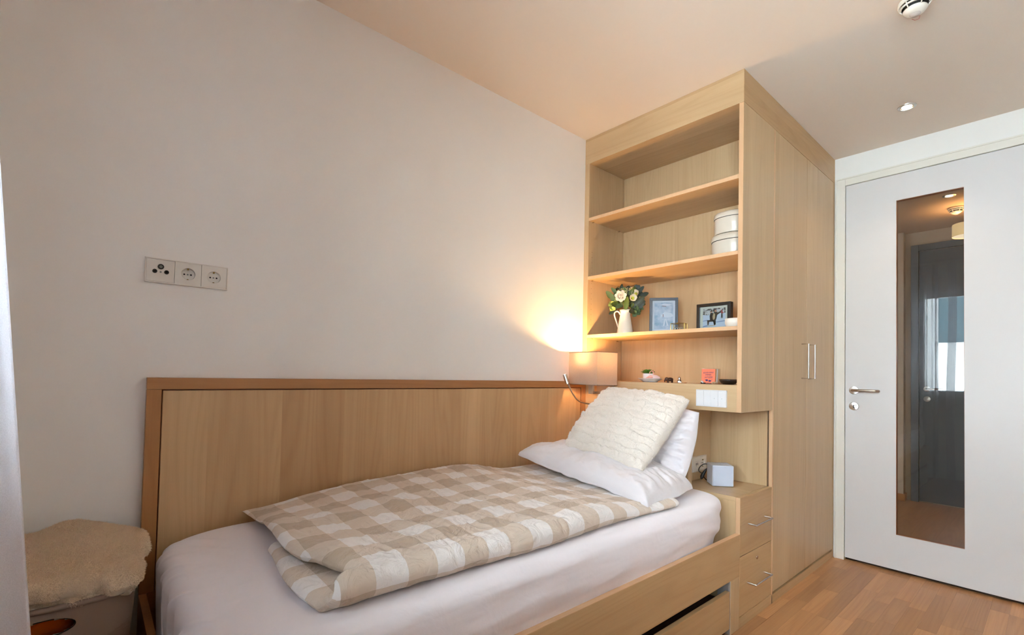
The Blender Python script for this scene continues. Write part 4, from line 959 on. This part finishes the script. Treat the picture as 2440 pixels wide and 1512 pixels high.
# frame 1
f1 = thing('picture_frame', 'upright blue-grey picture frame with a pale print on the shelf', 'picture frame', (0.165, -0.42, Z3))
T = panel_T((0.130, -0.386, Z3 + .0005), (0.583, -0.812, 0), 0.06); w_, h_, t_ = 0.156, 0.207, 0.0155
m = MB(T); m.box(0, w_, 0, t_, -0.018, 0); m.box(0, w_, h_ - t_, h_, -0.018, 0); m.box(0, t_, t_, h_ - t_, -0.018, 0); m.box(w_ - t_, w_, t_, h_ - t_, -0.018, 0); m.build('frame_border', plain('blue_grey_lacquer', srgb(70, 80, 92), .4), f1, bevel=0.0015)
MB(T).box(t_, w_ - t_, t_, h_ - t_, -0.014, -0.008).build('mount', plain('white_mount', srgb(226, 228, 232), .6), f1)
pm, nt, p = new_mat('pale_watercolour_print'); tc = N(nt, 'ShaderNodeTexCoord'); nz = N(nt, 'ShaderNodeTexNoise'); nz.inputs['Scale'].default_value = 26; nz.inputs['Detail'].default_value = 5; lk(nt, tc.outputs['Object'], nz.inputs['Vector'])
cr = N(nt, 'ShaderNodeValToRGB'); cr.color_ramp.elements[0].position = .35; cr.color_ramp.elements[1].position = .62; cr.color_ramp.elements[0].color = srgb(142, 172, 194); cr.color_ramp.elements[1].color = srgb(220, 222, 228); lk(nt, nz.outputs['Fac'], cr.inputs[0]); lk(nt, cr.outputs[0], p.inputs['Base Color'])
g = 0.027
MB(T).box(g, w_ - g, g, h_ - g, -0.008, -0.0075).build('print', pm, f1)
def flat(T, polys, z, name, mat, parent):
    m = MB(T)
    for q in polys: m.add([(x, y, z) for x, y in q], [tuple(range(len(q)))])
    return m.build(name, mat, parent)
flat(T, [[(.06, .10), (.082, .125), (.12, .118), (.135, .10), (.10, .092)], [(.075, .045), (.083, .085), (.089, .085), (.083, .045)], [(.095, .045), (.088, .085), (.094, .082), (.106, .045)], [(.055, .165), (.08, .175), (.125, .17), (.10, .16)]], -0.0073, 'figure_print', plain('pale_figure_ink', srgb(232, 232, 236), .6), f1)
flat(T, [[(.068, .158), (.092, .155), (.092, .159), (.07, .161)], [(.074, .096), (.078, .096), (.077, .112), (.073, .112)]], -0.0071, 'accent_print', plain('red_brown_ink', srgb(150, 110, 110), .6), f1)
MB(T).box(t_, w_ - t_, t_, h_ - t_, -0.0045, -0.003).build('glass', glass('picture_glass', (.97, .98, 1, 1), 1.6), f1)
MB(T).add([(w_ * .45, h_ * .6, -.018), (w_ * .55, h_ * .6, -.018), (w_ * .55, 0.0, -.075), (w_ * .45, 0.0, -.075), (w_ * .45, h_ * .6, -.020), (w_ * .55, h_ * .6, -.020), (w_ * .55, 0.002, -.077), (w_ * .45, 0.002, -.077)], [(0, 1, 2, 3), (7, 6, 5, 4), (0, 4, 5, 1), (3, 2, 6, 7), (1, 5, 6, 2), (0, 3, 7, 4)]).build('stand', BLACK, f1)
# frame 2
f2 = thing('picture_frame', 'black box picture frame with a winter sledge photo in a white mount', 'picture frame', (0.2, -0.72, Z3))
T = panel_T((0.200, -0.632, Z3 + .0005), (-0.03, -1, 0), 0.0); w_, h_, t_ = 0.186, 0.150, 0.0165
BLK = plain('black_lacquer', srgb(26, 22, 20), .4)
m = MB(T); m.box(0, w_, 0, t_, -0.03, 0); m.box(0, w_, h_ - t_, h_, -0.03, 0); m.box(0, t_, t_, h_ - t_, -0.03, 0); m.box(w_ - t_, w_, t_, h_ - t_, -0.03, 0); m.build('frame_border', BLK, f2, bevel=0.001)
MB(T).box(t_, w_ - t_, t_, h_ - t_, -0.028, -0.010).build('mount', plain('cream_mount', srgb(222, 218, 208), .6), f2)
px0, px1, py0, py1 = 0.032, 0.156, 0.024, 0.122; z = -0.0098
ph = flat(T, [[(px0, py0), (px1, py0), (px1, py1), (px0, py1)]], z, 'photo_snow', plain('photo_snow_ink', srgb(206, 216, 238), .5), f2)
tm, nt, p = new_mat('photo_trees_ink'); tc = N(nt, 'ShaderNodeTexCoord'); nz = N(nt, 'ShaderNodeTexNoise'); nz.inputs['Scale'].default_value = 90; nz.inputs['Detail'].default_value = 4; lk(nt, tc.outputs['Object'], nz.inputs['Vector'])
cr = N(nt, 'ShaderNodeValToRGB'); cr.color_ramp.elements[0].position = .42; cr.color_ramp.elements[1].position = .56; cr.color_ramp.elements[0].color = srgb(60, 50, 46); cr.color_ramp.elements[1].color = srgb(210, 208, 214); lk(nt, nz.outputs['Fac'], cr.inputs[0]); lk(nt, cr.outputs[0], p.inputs['Base Color'])
flat(T, [[(px0, .092), (.06, .088), (.09, .094), (px1, .094), (px1, py1), (px0, py1)]], z + .0001, 'photo_trees', tm, f2)
flat(T, [[(px0, .060), (.058, .064), (.058, .058), (px0, .056)], [(px0, .030), (.054, .036), (.07, .030), (px0, py0)], [(.10, .050), (px1, .056), (px1, .05), (.11, .046)]], z + .00012, 'photo_shadows', plain('photo_blue_ink', srgb(140, 158, 206), .5), f2)
DK = plain('photo_dark_ink', srgb(36, 30, 28), .5); TN = plain('photo_tan_ink', srgb(196, 170, 132), .5); SK = plain('photo_skin_ink', srgb(206, 150, 124), .5); RD = plain('photo_red_ink', srgb(180, 50, 48), .5)
def cpoly(cx, cy, r, n=10): return [(cx + r * math.cos(2 * PI * k / n), cy + r * math.sin(2 * PI * k / n)) for k in range(n)]
flat(T, [[(.072, .058), (.070, .085), (.076, .100), (.090, .098), (.096, .075), (.092, .058)], [(.095, .060), (.092, .098), (.104, .108), (.112, .098), (.130, .104), (.128, .096), (.112, .086), (.106, .062)], [(.056, .062), (.058, .036), (.064, .034), (.068, .052), (.090, .052), (.094, .034), (.104, .034), (.104, .062)], [(.133, .092), (.132, .068), (.136, .066), (.138, .076), (.139, .066), (.142, .068), (.141, .092)]], z + .0002, 'photo_people', DK, f2)
flat(T, [[(.088, .062), (.086, .080), (.092, .098), (.100, .092), (.100, .070), (.094, .062)], [(.058, .036), (.060, .028), (.10, .030), (.106, .038), (.102, .036), (.098, .033), (.062, .032)]], z + .0003, 'photo_coat_and_sledge', TN, f2)
flat(T, [cpoly(.079, .104, .005), cpoly(.103, .108, .006)], z + .00035, 'photo_faces', SK, f2)
flat(T, [[(.074, .106), (.073, .110), (.079, .114), (.086, .109), (.085, .106)], [(.098, .111), (.103, .117), (.109, .113), (.109, .109), (.103, .114)]], z + .0004, 'photo_hats', DK, f2)
flat(T, [[(.131, .094), (.134, .110), (.138, .112), (.141, .100), (.148, .094), (.142, .092), (.136, .092)]], z + .0004, 'photo_red_jacket', RD, f2)
MB(T).box(t_, w_ - t_, t_, h_ - t_, -0.007, -0.0055).build('glass', GLASS, f2)
# brass box
gb = thing('brass_glass_box', 'tiny glass box with brass edges in front of the blue-grey frame', 'box', (0.08, -0.595, Z3))
T = plane_T((0.062, -0.560, Z3 + .0005), (0.18, -0.98, 0), (0, 0, 1)); a, b, h_ = 0.072, 0.045, 0.040
m = MB(T)
for z in (0, -b):
    for p_, q_ in (((0, 0), (a, 0)), ((a, 0), (a, h_)), ((a, h_), (0, h_)), ((0, h_), (0, 0))): m.tube([(p_[0], p_[1], z), (q_[0], q_[1], z)], 0.0016, 6)
for x_, y_ in ((0, 0), (a, 0), (a, h_), (0, h_)): m.tube([(x_, y_, 0), (x_, y_, -b)], 0.0016, 6)
m.build('brass_frame', BRASS, gb, smooth=0.6)
for z in (0, -b): MB(T).box(0.001, a - .001, .001, h_ - .001, z - .0005, z + .0005).build('glass_side', GLASS, gb)
MB(T).box(a / 2 - .004, a / 2 + .004, h_ - .004, h_ + .003, 0, 0.002).build('clasp', BRASS, gb, bevel=0.0004)
m = MB(T)
for k in range(5): m.tube([(0.012 + k * .012 + 0.006 * math.cos(q), .012 + .008 * math.sin(q), -.02) for q in [2 * PI * j / 14 for j in range(14)]], 0.0012, 6, closed=True)
tag(m.build('silver_jewellery', STEEL, None, (0.085, -0.6, Z3 + .01), smooth=True), 'silver chain jewellery inside the tiny brass glass box', 'jewellery')
# white bowl
m = MB().lathe([(0.0, 0.001), (0.030, 0.001), (0.040, 0.008), (0.0455, 0.022), (0.0455, 0.044), (0.0425, 0.044), (0.0425, 0.022), (0.036, 0.012), (0, 0.008)], (0.085, -0.8905, Z3), 48)
tag(m.build('bowl', plain('white_ceramic', srgb(232, 226, 216), .4), None, (0.085, -0.8905, Z3), smooth=True), 'small white ceramic bowl on the shelf beside the black frame', 'bowl')
# tins (oval, stacked) on the middle shelf
def tin(zb, r, h, label, c):
    t_ = thing('oval_tin', label, 'tin', (c[0], c[1], zb), 'cream oval tins on the middle shelf')
    TM = plain('cream_tin_enamel', srgb(214, 204, 188), .3, coat=.3)
    n = 72
    def ring(rr, z): return [(c[0] + rr * 1.0 * math.copysign(abs(math.cos(2 * PI * k / n)) ** .8, math.cos(2 * PI * k / n)), c[1] + rr * .86 * math.copysign(abs(math.sin(2 * PI * k / n)) ** .8, math.sin(2 * PI * k / n)), z) for k in range(n)]
    def shell(prof, nm):
        m = MB(); v = [p_ for rr, z in prof for p_ in ring(rr, zb + z)]
        m.add(v, [(i * n + k, i * n + (k + 1) % n, (i + 1) * n + (k + 1) % n, (i + 1) * n + k) for i in range(len(prof) - 1) for k in range(n)] + [tuple(range((len(prof) - 1) * n, len(prof) * n))]); return m.build(nm, TM, t_, smooth=0.9)
    shell([(r - .002, 0.001), (r, 0.004), (r, h * .72)], 'tin_body')
    m = MB(); m.tube(ring(r + .0006, zb + h * .725), 0.0012, 6, closed=True); m.build('lid_gap', SLOTK, t_)
    shell([(r + .0025, h * .735), (r + .003, h * .80), (r + .001, h * .93), (r - .006, h * .985), (r - .016, h), (r - .05, h + .004)], 'lid')
# back faces of the tins stay clear of the bookcase back panel
tin(1.7435, 0.118, 0.128, 'larger cream oval tin, lower of two stacked on the middle shelf', (0.215, -0.830))
tin(1.7435 + 0.130, 0.106, 0.112, 'smaller cream oval tin standing on top of the larger one', (0.215, -0.830))

# ledge: plate, pot, flamingo, shell
pc = (0.115, -0.405)
m = MB().lathe([(0.0, 0.0005), (0.040, 0.0005), (0.041, 0.004), (0.063, 0.017), (0.0685, 0.0205), (0.066, 0.0215), (0.042, 0.011), (0.0, 0.010)], (pc[0], pc[1], ZL), 48)
tag(m.build('plate', plain('grey_white_stoneware', srgb(206, 200, 196), .35), None, (pc[0], pc[1], ZL), smooth=True), 'small pale stoneware plate on the lowest ledge of the bookcase', 'plate')
pp = Vector((pc[0], pc[1], ZL + .011)) - RT * .012
po = thing('potted_succulent', 'tiny green succulent in a white pot on the small plate', 'plant', pp)
m = MB().lathe([(0, 0), (.026, 0), (.028, .003), (.029, .037), (.027, .037), (.0265, .033), (0, .033)], pp, 32).build('pot', plain('white_pot', srgb(228, 222, 224), .3), po, smooth=0.7)
GS = plain('succulent_green', srgb(70, 124, 24), .5); m = MB()
for ring, (n, el, L) in enumerate(((9, .15, .033), (8, .5, .030), (6, .9, .026), (4, 1.25, .022))):
    for k in range(n):
        a = 2 * PI * k / n + ring * .5; d = Vector((math.cos(a) * math.cos(el), math.sin(a) * math.cos(el), math.sin(el))); c = pp + Vector((0, 0, .034)) + Vector((math.cos(a), math.sin(a), 0)) * .004
        petal(m, c, d, ZZ, L * 1.1, .015, .2); petal(m, c - ZZ * .002, d, ZZ, L * 1.1, .013, .3)
m.build('leaves', GS, po, smooth=True)
PK = plain('pink_ceramic', srgb(236, 178, 164), .4); PK2 = plain('pale_pink_shell', srgb(226, 196, 192), .6)
fm = thing('flamingo_figurine', 'pale pink flamingo figurine with curved neck on the small plate', 'figurine', pp + RT * .03 + VW * .02)
fb = pp + RT * .010 + VW * .034 + ZZ * .016
m = MB().ball(fb, .013, 12, (1.3, 1.3, .8)); m.tube([fb, fb - RT * .018 - ZZ * .006, fb - RT * .030 - ZZ * .012], [.011, .007, .002], 10); m.build('body', PK, fm, smooth=True)
MB().tube(spline([fb + RT * .010, fb + RT * .017 + ZZ * .012, fb + RT * .016 + ZZ * .028, fb + RT * .007 + ZZ * .036, fb - RT * .003 + ZZ * .029, fb - RT * .004 + ZZ * .018]), [.0035] * 4 + [.0022] * 27, 8).build('neck', PK, fm, smooth=True)
m = MB(); sc_ = pp + RT * .030 + VW * .030 + ZZ * .016
m.tube(spline([sc_ - RT * .026, sc_ - RT * .012, sc_ + RT * .008, sc_ + RT * .024, sc_ + RT * .034]), [.006, .009, .011, .013, .0145, .0145, .0155, .0145, .016, .0145, .016, .0140, .015, .013, .0135, .0115, .0115, .009, .008, .007, .006, .005, .004, .003, .002], 16)
tag(m.build('seashell', PK2, None, sc_ - ZZ * .012, smooth=True), 'ribbed pale pink seashell on the small plate beside the succulent', 'shell')
# elephant
DW = plain('dark_carved_wood', srgb(64, 36, 22), .4)
e0 = Vector((0.10, -0.5335, ZL)); el = thing('elephant_figurine', 'small dark wooden elephant figurine on the lowest ledge', 'figurine', e0)
m = MB().ball(e0 + ZZ * .0185 + RT * .004, .0125, 12, (1.35, 1.35, .82)); m.ball(e0 + ZZ * .0195 - RT * .014, .0105, 10); m.build('body', DW, el, smooth=True)
for a, b in ((-.007, .004), (-.007, -.004), (.014, .004), (.014, -.004)): MB().tube([e0 + RT * a + VW * b, e0 + RT * a + VW * b + ZZ * .015], [.0048, .0056], 10).build('leg', DW, el, smooth=True)
MB().tube(spline([e0 - RT * .020 + ZZ * .018, e0 - RT * .0245 + ZZ * .010, e0 - RT * .0225 + ZZ * .002], 4), [.004, .004, .0038, .0035, .003, .0028, .0025, .002, .002], 8).build('trunk', DW, el, smooth=True)
for sgn in (-1, 1): MB().ball(e0 - RT * .0105 + VW * .007 * sgn + ZZ * .018, .007, 8, (.6, .5, 1)).build('ear', DW, el, smooth=True)
# glass bottle (shaker)
b0 = Vector((0.09, -0.598, ZL)); gbt = thing('glass_bottle', 'tiny clear glass bottle with a silver cap on the lowest ledge', 'bottle', b0)
MB().lathe([(0, .0005), (.012, .0005), (.0125, .003), (.0115, .012), (.006, .018), (.0055, .021)], b0, 8).build('glass_body', glass('bottle_glass', (.86, .84, .8, 1), 3.0), gbt)
MB().lathe([(.0062, .019), (.0062, .028), (.004, .031), (0, .0325)], b0, 20).build('cap', STEEL, gbt, smooth=0.6)
m = MB().ball(b0 + ZZ * .007, .007, 8, (1, 1, .8)); m.build('contents', plain('pale_salt', srgb(210, 200, 186), .7), gbt, smooth=True)
m = MB().tube([(0.09, -0.622, ZL + .002), (0.10, -0.634, ZL + .0022)], .0018, 8); tag(m.build('wooden_peg', BX, None, (0.095, -0.628, ZL), smooth=True), 'tiny brown wooden stick lying beside the glass bottle', 'stick')
# orange card
T = panel_T((0.115, -0.7075, ZL + .0008), (0.02, -1, 0), 0.05); w_, h_ = 0.0705, 0.076
cd = thing('greeting_card', 'small orange card with purple hand-lettering on the lowest ledge', 'card', (0.115, -0.765, ZL))
MB(T).box(0, w_, 0, h_, -0.0015, 0).build('card_sheet', plain('coral_card', srgb(236, 128, 96), .6), cd)
INK = plain('purple_ink', srgb(66, 34, 96), .6)
def text(body, x, y, size, parent, T, shear=0.0, rot=0.0):
    cu_ = bpy.data.curves.new('lettering', 'FONT'); cu_.body = body; cu_.size = size; cu_.align_x = 'CENTER'; cu_.offset = size * .018; cu_.shear = shear; cu_.resolution_u = 2
    to = bpy.data.objects.new('lettering', cu_); C.objects.link(to); dg = bpy.context.evaluated_depsgraph_get(); me = bpy.data.meshes.new_from_object(to.evaluated_get(dg)); bpy.data.objects.remove(to)
    m = MB(T); c_, s_ = math.cos(rot), math.sin(rot)
    m.add([(x + v.co.x * c_ - v.co.y * s_, y + v.co.x * s_ + v.co.y * c_, 0.0004) for v in me.vertices], [tuple(p_.vertices) for p_ in me.polygons]); return m.build('lettering', INK, parent)
text('ECHTE KERLE', w_ / 2, .054, .0088, cd, T, .1, .06); text('STEHEN', w_ / 2, .043, .0088, cd, T, .1); text('AUF ROSA', w_ / 2 + .002, .031, .0088, cd, T, .15, .06)
m = MB(T); gl = .0004
for cx in (.028, .044): m.tube([(cx + .0065 * math.cos(a), .018 - .003 * (cx > .03) + .0038 * math.sin(a), gl) for a in [2 * PI * k / 14 for k in range(14)]], .0008, 5, closed=True); m.ball((cx, .018 - .003 * (cx > .03), gl), .0058, 6, (1, .6, .04))
m.tube([(.021, .020, gl), (.017, .024, gl)], .0006, 5); m.tube([(.050, .017, gl), (.057, .022, gl)], .0006, 5); m.tube([(.036, .0275, gl), (.058, .030, gl)], .0005, 5); m.tube([(.022, .005, gl), (.046, .005, gl)], .0003, 5)
m.build('glasses_drawing', INK, cd)
T = panel_T((0.128, -0.706, ZL + .0008), (0.02, -1, 0), 0.05)
jc_ = thing('clear_case', 'clear plastic disc case standing behind the orange card', 'case', (0.13, -0.77, ZL))
MB(T).box(0, .088, 0, .078, -0.008, 0).build('shell', glass('clear_plastic', (.93, .93, .93, 1), 2.0), jc_)
MB(T).box(.0735, .0765, .002, .076, -0.006, -0.001).build('hinge_strip', WPLAST, jc_)
# black bowl
m = MB().lathe([(0, .0005), (.024, .0005), (.034, .006), (.0425, .018), (.0435, .026), (.0415, .0255), (.032, .009), (0, .006)], (0.09, -0.8595, ZL), 48)
tag(m.build('bowl', plain('black_glazed_bowl', srgb(28, 22, 20), .25), None, (0.09, -0.8595, ZL), smooth=True), 'low black glazed bowl at the right end of the lowest ledge', 'bowl')
# small things in front of the card
q0 = Vector((0.075, -0.735, ZL))
st = thing('usb_stick', 'small white and black stick leaning in front of the orange card', 'stick', q0)
MB().tube([q0 + ZZ * .006 - RT * -.002, q0 - RT * .006 + ZZ * .015], .0042, 12).build('body', plain('light_grey_plastic', srgb(214, 214, 214), .3), st, smooth=0.6)
MB().tube([q0 + ZZ * .004 - RT * .010, q0 + ZZ * .0035 + RT * .014], .0034, 10).build('cap', BLACK, st, smooth=0.6)
m = MB().tube(spline([q0 + RT * .016 + ZZ * .002, q0 + RT * .03 + ZZ * .0024, q0 + RT * .046 + ZZ * .002]), .0014, 6); tag(m.build('cord_loop', BLACK, None, q0 + RT * .03, smooth=True), 'thin black cord lying in front of the orange card', 'cord')
m = MB()
for k in range(4): m.ball(q0 + RT * (.046 + .006 * k) + ZZ * (.0055 + .003 * (k % 2)), .0052, 8, (1.2, .9, .9))
tag(m.build('bead_cluster', plain('tan_beads', srgb(206, 170, 134), .4), None, q0 + RT * .055, smooth=True), 'tan bead bracelet heaped between the orange card and the black bowl', 'bracelet')
